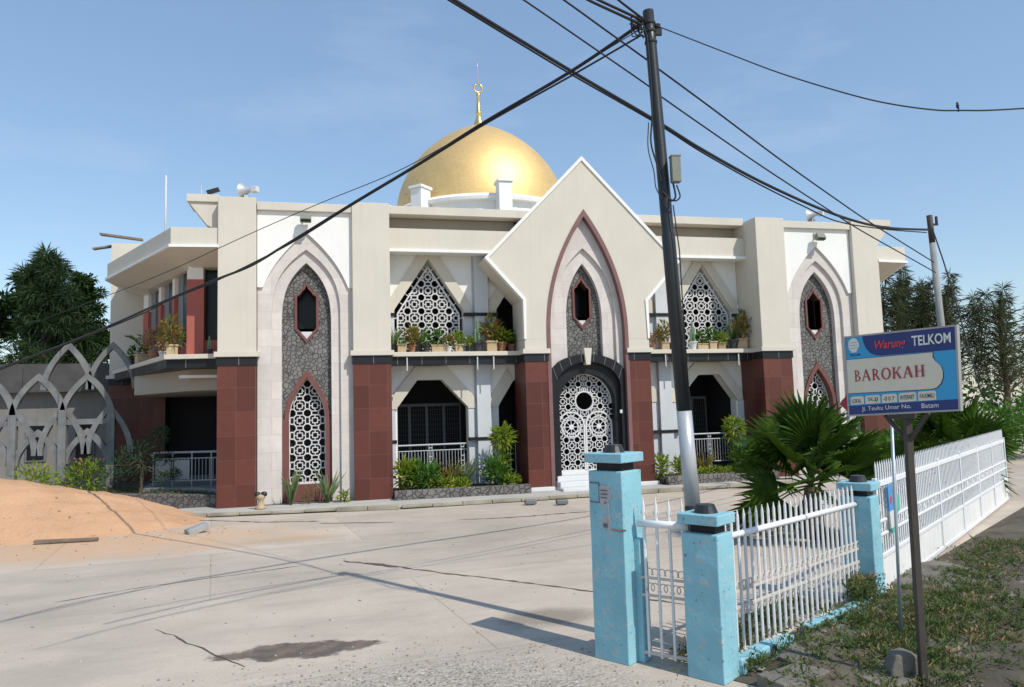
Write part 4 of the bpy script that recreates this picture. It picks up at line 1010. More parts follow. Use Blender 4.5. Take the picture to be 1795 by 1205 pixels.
shrub('low_shrub', 'low bright mound in front of the tall grass of the left planter', 'yleaf', 806, 18.4, .2, lambda m, c, r: bush(m, c+Vector((0, 0, .10)), .28, .14, 170, .14, .07, r))
shrub('tall_grass', 'dark red green spiky shrub before the left railing', 'croton', 790, 18.95, .2, lambda m, c, r: blades(m, c, 90, .78, .03, r, .6))
shrub('tall_grass', 'clump of grey green blades beside the left pilaster', 'spiky', 815, 18.95, .2, lambda m, c, r: blades(m, c, 70, .82, .03, r, .5))
shrub('leafy_shrub', 'green leafy shrub at the foot of the left grey pilaster', 'leaf', 868, 18.5, .2, lambda m, c, r: bush(m, c+Vector((0, 0, .35)), .3, .36, 280, .24, .06, r, .8))
shrub('low_shrub', 'low yellow mound at the left foot of the porch column', 'yleaf', 893, 18.4, .2, lambda m, c, r: bush(m, c+Vector((0, 0, .14)), .26, .16, 190, .14, .07, r))
def tallc(m, c, r):
    for i in range(4):
        a = i*1.7; m.tube([c, c+Vector((.05*math.cos(a), .05*math.sin(a), .7)), c+Vector((.1*math.cos(a), .1*math.sin(a), 1.15))], [.014, .011, .008], 5)
    bush(m, c+Vector((.03, 0, 1.22)), .26, .26, 240, .22, .055, r, .2); bush(m, c+Vector((0, 0, .7)), .2, .25, 70, .2, .05, r, .3)
shrub('croton_shrub', 'tall yellow croton on bare stems left of the porch column', 'yleaf', 880, 18.7, .2, tallc)
shrub('croton_shrub', 'tall yellow croton on bare stems beside the fan palm', 'yleaf', 1288, 18.7, .2, tallc)
shrub('leafy_shrub', 'green shrub at the right foot of the porch column', 'yleaf', 1157, 18.5, .2, lambda m, c, r: bush(m, c+Vector((0, 0, .28)), .2, .3, 170, .2, .06, r, .8))
shrub('leafy_shrub', 'small green shrub just left of the silver pole foot', 'yleaf', 1191, 18.5, .2, lambda m, c, r: bush(m, c+Vector((0, 0, .22)), .17, .25, 150, .2, .06, r, .8))
shrub('low_shrub', 'low clipped green edging below the right railing', 'yleaf', 1252, 18.4, .2, lambda m, c, r: [bush(m, c+Vector((x, 0, .08)), .28, .12, 130, .12, .06, r) for x in (-.5, -.15, .2, .55)] and 4)
shrub('tall_grass', 'thin dark shrub in front of the right railing', 'croton', 1232, 18.9, .2, lambda m, c, r: blades(m, c, 60, .7, .03, r, .6))
shrub('leafy_shrub', 'dark green shrub between the yellow croton and the fan palm', 'leaf', 1310, 18.4, .2, lambda m, c, r: bush(m, c+Vector((0, 0, .4)), .4, .45, 320, .24, .07, r, .6))
shrub('bladed_plant', 'tall bladed plant left of the lattice at the first tower foot', 'spiky', 510, 18.3, .05, lambda m, c, r: blades(m, c, 46, .85, .045, r, .3, .12))
shrub('bladed_plant', 'spreading bladed plant right of the lattice at the first tower foot', 'spiky', 574, 18.3, .05, lambda m, c, r: blades(m, c, 34, .88, .045, r, .6, .12))
shrub('low_shrub', 'tiny yellow plant next to the second red column', 'yleaf', 603, 18.3, .05, lambda m, c, r: bush(m, c+Vector((0, 0, .12)), .13, .12, 60, .13, .05, r))
shrub('thin_shrub', 'thin brownish seedling below the lattice of the first tower', 'croton', 541, 18.3, .05, lambda m, c, r: bush(m, c+Vector((0, 0, .22)), .13, .22, 34, .15, .03, r, .9))
# small pine on the left terrace
pb = at(246, 866, Z=.27)
pine = empty('small_pine', pb, 'small dark pine tree on the grass terrace behind the sand heap', 'tree')
mb = MB(); tr = [pb, pb+Vector((.03, 0, .5)), pb+Vector((-.05, .05, 1.0)), pb+Vector((.05, 0, 1.35))]; mb.tube(tr, [.05, .045, .03, .015], 7)
r_ = random.Random(8); cl = []
for (dx, dz, rr) in ((-.55, .75, .3), (-.3, .95, .33), (0, 1.1, .34), (.35, 1.3, .24), (.5, 1.55, .16), (-.65, .5, .22), (.45, .85, .26), (.1, .75, .34), (.5, .35, .2), (-.2, .5, .25), (.75, .45, .18)):
    e = pb+Vector((dx, r_.uniform(-.3, .3), dz)); cl.append((e, rr)); mb.tube([tr[1].lerp(tr[2], min(1, dz)), (tr[1]+e)/2+Vector((0, 0, .1)), e], [.025, .016, .008], 5)
mb.build('trunk', 'bark', pine)
mb = MB()
for e, rr in cl: bush(mb, e, rr*1.1, rr*.7, 170, .14, .022, r_, .5)
mb.build('foliage', 'pine', pine, recalc=False)
# grass tufts on the terrace
mb = MB(); r_ = random.Random(4)
for i in range(260):
    t = r_.random(); s_ = r_.random(); p = Vector((-2.7-3.1*t, 19.2+2.1*t+1.6*s_, .27)); blades(mb, p, 4, .09, .012, r_, .9)
mb.build('terrace_grass', 'weed', kind='stuff', recalc=False)

# ================================================================== FENCE LINE
def blue_pillar(c, hb, wu, wv, label, seed, neck=.07, capn=.08):
    r = random.Random(seed); o = empty('gate_pillar', Vector((c.x, c.y, 0)), label, 'pillar', 'light blue pillars of the fence')
    c = Vector((c.x, c.y, 0)); nz_ = 9; mb = MB(); vs = []
    def ringv(z, gu, gv, jit):
        return [c+FU*(wu/2+gu)*a+FV*(wv/2+gv)*b+Vector((r.uniform(-jit, jit), r.uniform(-jit, jit), z)) for a, b in ((-1, -1), (1, -1), (1, 1), (-1, 1))]
    for i in range(nz_+1): vs += ringv(hb*i/nz_, 0, 0, 0.0028 if i < nz_ else .001)
    fs = [(i*4+q, i*4+(q+1) % 4, (i+1)*4+(q+1) % 4, (i+1)*4+q) for i in range(nz_) for q in range(4)]+[(3, 2, 1, 0), (nz_*4, nz_*4+1, nz_*4+2, nz_*4+3)]
    mb.add(vs, fs); mb.build('shaft', 'bluepaint', o, bevel=.008)
    mb = MB(); mb.obox(c+FU*.012+Vector((0, 0, hb+neck/2)), FU*(wu/2-.05), FV*(wv/2-.045), (0, 0, neck/2)); mb.build('neck', 'blackarch', o)
    mb = MB(); mb.obox(c+Vector((0, 0, hb+neck+capn/2)), FU*(wu/2+.02), FV*(wv/2+.02), (0, 0, capn/2)); mb.build('cap', 'bluepaint', o, bevel=.008)
    mb = MB(); mb.lathe([(.095, 0), (.09, .012), (.075, .05), (.07, .065), (.03, .07)], c+Vector((0, 0, hb+neck+capn)), 14); mb.build('lamp_base', 'blackpaint', o)
    return o
C1 = Vector((2.385, 6.08, 0)); C2 = Vector((2.88, 5.43, 0)); C3 = Vector((5.28, 6.762, 0))+FU*.15
p1 = blue_pillar(C1, 1.56, .29, .345, 'tallest light blue pillar with torn grey paper stuck on it', 1)
blue_pillar(C2, 1.10, .25, .31, 'low light blue corner pillar in front of the black pole', 2)
blue_pillar(C3, 1.10, .26, .31, 'light blue pillar at the white gate hinges', 3, neck=.06)
# paper, hook and meter outline on the tall pillar's shaded face
fc = C1-FU*.1475
def onface(y_, z0): return fc+FV*y_+Vector((0, 0, z0))
r_ = random.Random(2)
def sheet(cy, cz, hw, hh, mat, name, off=.006, n=14, jag=.016):
    pts = []
    for i in range(n):
        a = 2*pi*i/n; s_ = max(abs(math.cos(a)), abs(math.sin(a))); pts.append((cy+hw*math.cos(a)/s_+r_.uniform(-jag, jag), cz+hh*math.sin(a)/s_+r_.uniform(-jag, jag)))
    mb = MB(); mb.prism(pts, off, off-.004, lambda a, b, d: onface(a, b)-FU*d); mb.build(name, mat, p1)
sheet(-.005, 1.37, .062, .075, 'paper', 'torn_paper'); sheet(.01, 1.265, .03, .035, 'paper', 'torn_paper'); sheet(0, 1.145, .035, .065, 'paper', 'torn_paper')
sheet(-.012, 1.11, .010, .017, 'ink', 'paper_print', .010, 8, .002); sheet(.014, 1.11, .010, .017, 'ink', 'paper_print', .010, 8, .002)
for q in range(3): sheet(-.005, 1.40-.03*q, .035, .005, 'ink', 'paper_print', .010, 8, .002)
mb = MB()
for a, b in (((-.155, 1.46), (-.06, 1.46)), ((-.06, 1.46), (-.06, 1.30)), ((-.16, 1.30), (-.05, 1.295))):
    mb.tube([onface(*a)-FU*.004, onface(*b)-FU*.004], .005, 5)
mb.tube([onface(.06, 1.085)-FU*.004, onface(.16, 1.08)-FU*.004, onface(.2, 1.085)-FU*.004], .009, 6); mb.build('iron_latch', 'timber', p1)
mb = MB(); mb.obox(C1+FU*.05+FV*.20+Vector((0, 0, .50)), FU*.06, FV*.03, (0, 0, .50)); mb.build('side_pier', 'bluepaint', p1, bevel=.008)

def scroll(mb, c, d, up, r0, r, turn=1):
    pts = [c+d*(r0*math.cos(a)*turn)+up*(r0*math.sin(a)) for a in [R(-60+i*20) for i in range(16)]]; mb.tube(pts, r, 5)
Z3 = Vector((0, 0, 1))
# short panel between the two pillars
a, b = C2-FV*.155, C1+FV*.215; d = (b-a).normalized(); ln = (b-a).length
fs_ = empty('fence_panel', a, 'short white railing of four bars between the tall and low blue pillars', 'fence')
mb = MB(); mb.tube([a+Z3*1.13, b+Z3*1.13], .032, 10); mb.build('top_rail', 'whitepipe', fs_, smooth=True)
mb = MB()
for z in (.69, .55): mb.obox(a+d*ln/2+Z3*z, d*ln/2, FU*.008, (0, 0, .010))
mb.obox(a+d*ln/2+Z3*.09, d*ln/2, FU*.01, (0, 0, .012)); build_each(mb, 'mid_rail', 'rustmetal', fs_)
for i in range(4):
    p = a+d*ln*(i+.5)/4; mb = MB()
    mb.tube([p+Z3*.06, p+Z3*1.28], .0125, 6); mb.lathe([(.012, 0), (.002, .07)], p+Z3*1.28, 6)
    for zz in (1.20,):
        for s_ in (1, -1): mb.tube([p+Z3*zz, p+d*.022*s_+Z3*(zz+.01), p+d*.026*s_+Z3*(zz+.035)], .005, 5)
    mb.build('bar', 'whitemetal', fs_)
mb = MB()
for i in range(3):
    p = a+d*ln*(i+1)/4
    for s_ in (1, -1): scroll(mb, p+d*.025*s_+Z3*.74, d, Z3, .028, .005, s_); scroll(mb, p+d*.02*s_+Z3*.615, d, Z3, .035, .005, s_)
build_each(mb, 'scroll', 'rustmetal', fs_)

# long panel
a, b = C2+FU*.13+Vector((0, 0, 0)), C3-FU*.135; d = (b-a).normalized(); ln = (b-a).length; nrm = Vector((d.y, -d.x, 0))
fl_ = empty('fence_panel', a, 'long white spiked fence panel with rusty middle rails along the verge', 'fence')
mb = MB(); mb.tube([a+Z3*1.02, b+Z3*1.02], .026, 10); mb.build('top_rail', 'whitepipe', fl_, smooth=True)
for z in (.57, .44):
    mb = MB(); mb.obox(a+d*ln/2+Z3*z, d*ln/2, nrm*.009, (0, 0, .011)); mb.build('mid_rail', 'rustmetal', fl_)
mb = MB(); mb.tube([a+Z3*.075, b+Z3*.075], .022, 8)
r_ = random.Random(9)
for i in range(16):
    p = a+d*ln*r_.random()+Z3*.07; mb.obox(p, d*.03, nrm*.028, (0, 0, .028))
mb.build('bottom_rail', 'rustmetal', fl_)
nb = 26
for i in range(nb):
    p = a+d*ln*(i+.4)/nb; mb = MB(); mb.tube([p+Z3*.06, p+Z3*(1.17+r_.uniform(-.006, .006))], .0125, 6); mb.lathe([(.0135, 0), (.003, .055)], p+Z3*1.165, 6); mb.build('bar', 'whitemetal', fl_)
mb = MB()
for i in range(nb):
    p = a+d*ln*(i+.9)/nb
    scroll(mb, p+Z3*.615, d, Z3, .026, .007); 
    for s_ in (1, -1): mb.tube([p+d*.012*s_+Z3*.43, p+d*.02*s_+Z3*.395, p+d*.005*s_+Z3*.37], .005, 5)
build_each(mb, 'scroll', 'rustmetal', fl_)
mb = MB(); r_ = random.Random(10); n = 9
for i in range(n):
    if i in (3,): continue
    t = (i+.5)/n; mb.obox(a+d*ln*t+nrm*(.12+r_.uniform(-.012, .012))+Z3*.065, d*(ln/n/2-.004), nrm*(.055+r_.uniform(-.012, .01)), (0, 0, .065+r_.uniform(-.008, .008)))
build_each(mb, 'base_kerb', 'bluepaint', fl_, bevel=.014)

# sliding gate of white metal
GU = Vector((.812, .584, 0)); GN = Vector((.584, -.812, 0)); g0 = C3+FU*.20+FV*.10; gl = 9.2
ga = empty('metal_gate', g0, 'long white metal gate with closely set bars and solid lower sheet', 'gate')
mb = MB()
for z, h_ in ((1.19, .03), (.44, .022), (.06, .025), (.80, .014), (.66, .014)): mb.obox(g0+GU*gl/2+Z3*z, GU*gl/2, GN*.018, (0, 0, h_))
for u in (.0, 1.52, 3.05, 4.6, 6.1, 7.6, 9.2): mb.obox(g0+GU*u+Z3*.66, GU*.03, GN*.022, (0, 0, .60))
mb.build('gate_frame', 'whitepipe', ga, bevel=.005)
mb = MB()
n = 100
for i in range(n):
    p = g0+GU*(.06+(gl-.1)*i/n); mb.tube([p+Z3*.45, p+Z3*1.38], .010, 5); mb.lathe([(.011, 0), (.002, .05)], p+Z3*1.38, 5)
o_ = mb.build('bar', 'whitemetal', ga); o_['kind'] = 'stuff'
mb = MB(); m_ = 220; vs = []
for i in range(m_+1):
    p = g0+GU*gl*i/m_+GN*(.010 if (i//2) % 2 else -.004); vs += [p+Z3*.08, p+Z3*.43]
mb.add(vs, [(2*i, 2*i+2, 2*i+3, 2*i+1) for i in range(m_)]); mb.build('lower_sheet', 'sheet', ga)
mb = MB()
for i in range(40):
    p = g0+GU*(.1+gl*i/40); scroll(mb, p+Z3*.73, GU, Z3, .04, .006)
mb.build('scrollwork', 'whitemetal', ga)
mb = MB(); hp = C3+FU*.17+FV*.12
for z in (.25, .62, .95): mb.obox(hp+Z3*z, GU*.05, GN*.02, (0, 0, .03))
mb.build('hinge', 'rustmetal', ga)
pb_ = g0+GU*.30+GN*.04
po = empty('hanging_banner', pb_, 'small printed blue and white cloth hanging on the white gate', 'banner')
for nm, mt, z0, z1, x0, x1 in (('cloth', 'poster', .88, 1.16, 0, .16), ('cloth_hem', 'posterw', .70, .88, .02, .18), ('green_patch', 'posterg', .64, .70, .06, .18)):
    mb = MB(); mb.prism([(x0, z0), (x1, z0), (x1-.01, z1), (x0-.01, z1)], 0, .012, lambda a, b, d: pb_+GU*a+Z3*b+GN*d); mb.build(nm, mt, po)
mb = MB(); mb.prism([(.04, .95), (.12, .97), (.10, 1.05), (.05, 1.03)], .0125, .016, lambda a, b, d: pb_+GU*a+Z3*b+GN*d); mb.build('print', 'signred', po)
pg = g0+GU*.62+GN*.04
mb = MB(); mb.prism([(0, .82), (.14, .86), (.12, 1.02), (.01, 1.0)], 0, .012, lambda a, b, d: pg+GU*a+Z3*b+GN*d); tag(mb.build('green_rag', 'posterg'), 'small green rag tied on the white gate behind the sign post', 'rag')

# ================================================================== POLES AND CABLES
pd = 6.64
ptop, pmid0, pmid1 = at(1136, 20, d=pd), at(1207, 720, d=pd), at(1214, 886, d=pd)
dirp = (ptop-pmid1).normalized(); pbase = pmid1-dirp*(pmid1.z/dirp.z)
pole = empty('utility_pole', pbase, 'tall leaning black and silver telephone pole behind the low blue pillar', 'utility pole')
def pr_at(z): return pbase+dirp*(z/dirp.z)
mb = MB(); mb.tube([pr_at(pmid0.z), pr_at(3.6), pr_at(3.62), ptop-dirp*.3, ptop], [.064, .059, .054, .05, .05], 16); mb.build('shaft', 'blackpaint', pole, smooth=True)
mb = MB(); mb.tube([pr_at(pmid1.z), pr_at(pmid0.z-.003)], [.067, .0645], 16); mb.build('silver_section', 'silver', pole, smooth=True)
mb = MB(); mb.tube([pbase, pr_at(pmid1.z-.003)], [.072, .0685], 16); mb.build('foot', 'blackpaint', pole, smooth=True)
bx = at(1184, 298, d=pd-.06); mb = MB(); mb.obox(bx, AR*.040, AF*.05, (0, 0, .115)); mb.obox(bx+Z3*.12, AR*.046, AF*.055, (0, 0, .008)); mb.build('junction_box', 'box', pole, bevel=.006)
mb = MB(); mb.obox(ptop-dirp*.20+AR*.055, AR*.05, AF*.02, (0, 0, .03)); mb.lathe([(.02, 0), (.03, .02), (.03, .05), (.01, .06)], ptop-dirp*.18+AR*.07, 8)
for q in (.12, .2, .3): mb.lathe([(.056, -.012), (.058, 0), (.056, .012)], ptop-dirp*q, 12)
mb.build('bracket', 'cable', pole)
def catm(P, n=10):
    out = []
    for i in range(len(P)-1):
        p0, p1_, p2, p3 = P[max(i-1, 0)], P[i], P[i+1], P[min(i+2, len(P)-1)]
        for q in range(n):
            t = q/n; out.append(.5*((2*p1_)+(p2-p0)*t+(2*p0-5*p1_+4*p2-p3)*t*t+(3*p1_-p0-3*p2+p3)*t**3))
    out.append(P[-1]); return out
def strand(mb, px, d0, d1, r0, r1, off=Vector((0, 0, 0)), seg=6):
    x0, x1 = px[0][0], px[-1][0]; P = []
    for x, y in px:
        t = (x-x0)/(x1-x0); P.append(at(x, y, d=1/((1-t)/d0+t/d1))+off)
    P = catm(P); n = len(P); mb.tube(P, [r0+(r1-r0)*i/(n-1) for i in range(n)], seg)
    return P
def cable(name, label, px, d0, d1, r0, r1, offs=((0, 0, 0),)):
    mb = MB()
    for of in offs: strand(mb, px, d0, d1, r0, r1, Vector(of))
    return tag(mb.build(name, 'cable', smooth=True), label, 'cable', 'overhead cables')
A_ = [(1124, 42), (1000, 126), (850, 214), (735, 287), (620, 356), (500, 430), (440, 466), (380, 490), (300, 523), (195, 570), (90, 612), (-60, 668)]
cable('overhead_cable', 'thick twisted cable from the pole top across the dome to the far left', A_, 6.55, 27, .016, .020)
cable('overhead_cable', 'second strand just under the thick cable that crosses the gold dome', [(1124, 62), (1000, 134), (850, 218), (735, 289), (620, 358), (500, 432), (380, 492), (300, 525), (195, 573), (-60, 672)], 6.55, 27, .009, .014)
cable('overhead_cable', 'thin slack line above the thick cable, over the left tower', [(1118, 54), (960, 150), (840, 221), (700, 299), (560, 357), (450, 405), (380, 437), (290, 478), (195, 516), (60, 566)], 6.55, 27, .004, .008)
B_ = [(300, -322), (520, -178), (740, -36), (820, 15), (1000, 124), (1150, 212), (1230, 262), (1330, 317), (1430, 363), (1500, 388), (1560, 400), (1627, 403)]
cable('overhead_cable', 'thick twisted cable from upper left behind the black pole to the far pole', B_, 4.64, 17.6, .014, .024)
cable('overhead_cable', 'second strand beneath the thick cable running to the far pole', [(300, -316), (740, -30), (812, 16), (1000, 130), (1150, 216), (1230, 267), (1330, 323), (1409, 362), (1470, 389), (1550, 402), (1624, 408)], 4.68, 17.6, .009, .011)
cable('overhead_cable', 'thin lower wire crossing behind the black pole towards the far trees', [(500, -288), (700, -150), (860, -38), (925, 5), (1040, 84), (1138, 152), (1158, 169), (1261, 241), (1349, 301), (1449, 366), (1512, 406), (1608, 460), (1640, 478)], 3.95, 16, .006, .010)
cable('overhead_cable', 'thin upper wire crossing behind the black pole towards the far trees', [(600, -278), (790, -142), (930, -40), (995, 5), (1060, 52), (1135, 106), (1154, 121), (1249, 191), (1369, 281), (1469, 352), (1528, 392), (1624, 452), (1637, 460)], 4.1, 16.6, .007, .011)
cable('overhead_cable', 'thin sagging wire from the pole top to the right edge, a bird on it', [(1147, 44), (1289, 99), (1369, 129), (1469, 160), (1548, 180), (1628, 192), (1684, 194), (1800, 190), (2100, 168), (2500, 120)], 6.6, 60, .005, .012)
cable('overhead_cable', 'bundle of cables leaving the pole top towards the upper left', [(640, -190), (840, -95), (1000, -24), (1040, -4), (1085, 17), (1126, 36)], 4.55, 6.55, .009, .013, ((0, 0, 0), (0, .02, -.03)))
cable('overhead_cable', 'short steep cable above the bundle at the pole top', [(700, -300), (900, -146), (1045, -33), (1085, 1), (1112, 22), (1128, 34)], 4.6, 6.55, .008, .012)
mb = MB(); r_ = random.Random(1)
for i in range(9):
    c = ptop-dirp*.14-AR*.04; pts = [c+AR*r_.uniform(-.14, .02)+Z3*r_.uniform(-.12, .1)+AF*r_.uniform(-.04, .04) for q in range(5)]; mb.tube(catm(pts, 5), .006, 5)
mb.tube(catm([at(1134, 60, d=6.58), at(1140, 130, d=6.57), at(1143, 200, d=6.56), at(1141, 250, d=6.55), at(1152, 290, d=6.56), at(1160, 320, d=6.57)], 6), .008, 5)
mb.tube(catm([at(1137, 215, d=6.56), at(1136, 260, d=6.55), at(1146, 300, d=6.55), at(1150, 330, d=6.55), at(1162, 350, d=6.56)], 6), .005, 5)
mb.tube(catm([at(1180, 322, d=6.57), at(1184, 345, d=6.55), at(1176, 352, d=6.55), at(1166, 340, d=6.56)], 6), .009, 5)
mb.tube(catm([at(1186, 325, d=6.57), at(1192, 345, d=6.55), at(1180, 352, d=6.55), at(1160, 335, d=6.56)], 6), .007, 5)
mb.tube([at(1180, 360, d=6.56), at(1191, 440, d=6.56), at(1197, 540, d=6.56), at(1208, 700, d=6.56)], .006, 5)
mb.build('drop_cable', 'cable', pole, smooth=True)
brd = at(1679, 191.5, d=1/(1/6.6+(1679-1147)/(2500-1147)*(1/60-1/6.6))); bo = empty('bird', brd, 'tiny dark bird perched on the sagging wire at the right', 'bird')
mb = MB(); mb.lathe([(.0, -.036), (.012, -.027), (.018, -.006), (.016, .015), (.011, .024), (.013, .03), (.011, .042), (.0, .048)], brd+Vector((0, 0, .038)), 10); mb.obox(brd+Vector((.009, 0, -.01)), (.004, 0, -.0), (0, .007, 0), (.006, 0, .024)); mb.obox(brd+Vector((-.014, 0, .075)), (.01, 0, 0), (0, .003, 0), (0, 0, .003)); mb.build('body', 'cable', bo, smooth=True)
# far pole
f0 = at(1652, 590, Y=13.1); ftop = at(1629, 378, Y=13.1); dr = (ftop-f0).normalized(); fb = f0-dr*(f0.z/dr.z)
fpo = empty('utility_pole', fb, 'slim grey concrete pole behind the sign, at the right', 'utility pole')
mb = MB(); mb.tube([fb, f0, ftop-dr*.6], [.095, .075, .06], 12); mb.build('shaft', 'concrete', fpo, smooth=True)
mb = MB(); mb.tube([ftop-dr*.6, ftop], [.061, .06], 12); mb.build('dark_top', 'brownpost', fpo, smooth=True)
mb = MB(); mb.obox(ftop-dr*.2+AR*.09, AR*.07, AF*.02, (0, 0, .02)); mb.obox(ftop-dr*.1+AR*.14, AR*.02, AF*.02, (0, 0, .08)); mb.build('bracket', 'cable', fpo)
cable('stay_cable', 'stay cable running down right from the far grey pole', [(1634, 400), (1645, 432), (1660, 478), (1684, 560), (1720, 690)], 17.5, 16.5, .014, .014)

# ================================================================== SIGN
TL, TR, BR, BL = at(1480, 591, d=6.44), at(1677, 570, d=5.89), at(1684, 720, d=5.89), at(1488, 730, d=6.44)
sn = (BR-BL).cross(TL-BL).normalized()
TR = CAMO+(TR-CAMO)*((BL-CAMO).dot(sn)/(TR-CAMO).dot(sn))      # keep the panel flat
if sn.y > 0: sn = -sn
def S(x, y, o=0.): return (BL*(1-x)+BR*x)*(1-y)+(TL*(1-x)+TR*x)*y+sn*o
pfoot = at(1621, 1222, Z=.0)
sg_ = empty('signboard', pfoot, 'blue and cream shop sign on a brown post at the right edge', 'sign')
mb = MB(); mb.prism([(0, 0), (1, 0), (1, 1), (0, 1)], 0, -.02, lambda a, b, d: S(a, b, d)); panel = mb.build('sign_panel', 'signblue', sg_)
mb = MB(); e = .012; ey = .016
mb.band([(e, ey), (1-e, ey), (1-e, 1-ey), (e, 1-ey)], [(-.004, -.005), (1.004, -.005), (1.004, 1.005), (-.004, 1.005)], .006, -.022, lambda a, b, d: S(a, b, d), closed=True); mb.build('sign_frame', 'alu', panel)
def art(name, poly, mat, o): mb = MB(); mb.prism(poly, o, o-.0015, lambda a, b, d: S(a, b, d)); return mb.build(name, mat, panel)
art('navy_header', [(.18, .985), (.19, .90), (.215, .82), (.255, .76), (.30, .732), (.36, .722), (.988, .715), (.988, .985)], 'signnavy', .002)
cr_ = [(.012, .285), (.78, .272), (.82, .285), (.855, .33), (.875, .40), (.878, .47), (.862, .54), (.82, .60), (.80, .65), (.802, .705), (.012, .705)]
art('name_outline', [(x+(.006 if x > .5 else 0), y+(.006 if y > .6 else -.008)) for x, y in cr_], 'signdark', .002)
art('name_field', cr_, 'signcream', .004)
art('navy_footer', [(.012, .016), (.988, .016), (.988, .135), (.012, .125)], 'signnavy', .002)
for x0, x1 in ((.03, .165), (.178, .325), (.338, .48), (.495, .65), (.665, .815)):
    t_ = x0*.02; art('service_tab', [(x0, .138), (x1, .138+.004), (x1, .222+t_), (x1-.012, .24+t_), (x0+.012, .238+t_), (x0, .22+t_)], 'signcream', .004)
art('logo', [(.09+.054*math.cos(a)*(1+.06*math.cos(5*a)), .885+.088*math.sin(a)) for a in [i*2*pi/28 for i in range(28)]], 'signwhite', .002)
art('logo_foot', [(.06, .792), (.12, .792), (.118, .80), (.062, .80)], 'signwhite', .002)
art('logo_accent', [(.149, .86), (.153, .86), (.153, .92), (.149, .92)], 'signred', .002)
for q in (-1, 0, 1): art('logo_stripe', [(.05, .878+q*.035), (.13, .878+q*.035), (.13, .883+q*.035), (.05, .883+q*.035)], 'alu', .0042)
def text(s_, x0, x1, y0, y1, mat, o, shear=0., bold=0., slope=0.):
    cu = bpy.data.curves.new('t', 'FONT'); cu.body = s_; cu.shear = shear; cu.offset = bold; cu.resolution_u = 3
    ob = bpy.data.objects.new('t', cu); COL.objects.link(ob)
    dg = bpy.context.evaluated_depsgraph_get(); me = bpy.data.meshes.new_from_object(ob.evaluated_get(dg)); bpy.data.objects.remove(ob)
    xs = [v.co.x for v in me.vertices]; ys = [v.co.y for v in me.vertices]; a0, a1, b0, b1 = min(xs), max(xs), min(ys), max(ys)
    org = ORG[panel]
    for v in me.vertices:
        u = (v.co.x-a0)/(a1-a0); t = (v.co.y-b0)/(b1-b0); v.co = S(x0+(x1-x0)*u, y0+(y1-y0)*t+slope*u, o)-org
    me.materials.append(M[mat]); me.name = 'lettering'
    ob = bpy.data.objects.new('lettering', me); COL.objects.link(ob); ob.parent = panel
text('Warung', .30, .585, .775, .91, 'signred', .0065, .25, .02)
text('TELKOM', .635, .955, .80, .925, 'signwhite', .0065, 0, .02)
text('TELKOM', .045, .15, .745, .775, 'signnavy', .004, 0, .01)
for s_, x0, x1, yc in (('LOKAL', .045, .14, .185), ('SLJJ', .205, .30, .19), ('-0 0 7', .355, .455, .19), ('INTERNET', .51, .635, .192), ('FAXIMILI', .68, .80, .195)): text(s_, x0, x1, yc-.026, yc+.026, 'signdark', .0055, 0, .01)
text('Jl. Teuku Umar No.', .14, .60, .040, .108, 'signwhite', .0042, 0, 0, .004); text('Batam', .69, .83, .052, .108, 'signwhite', .0042)
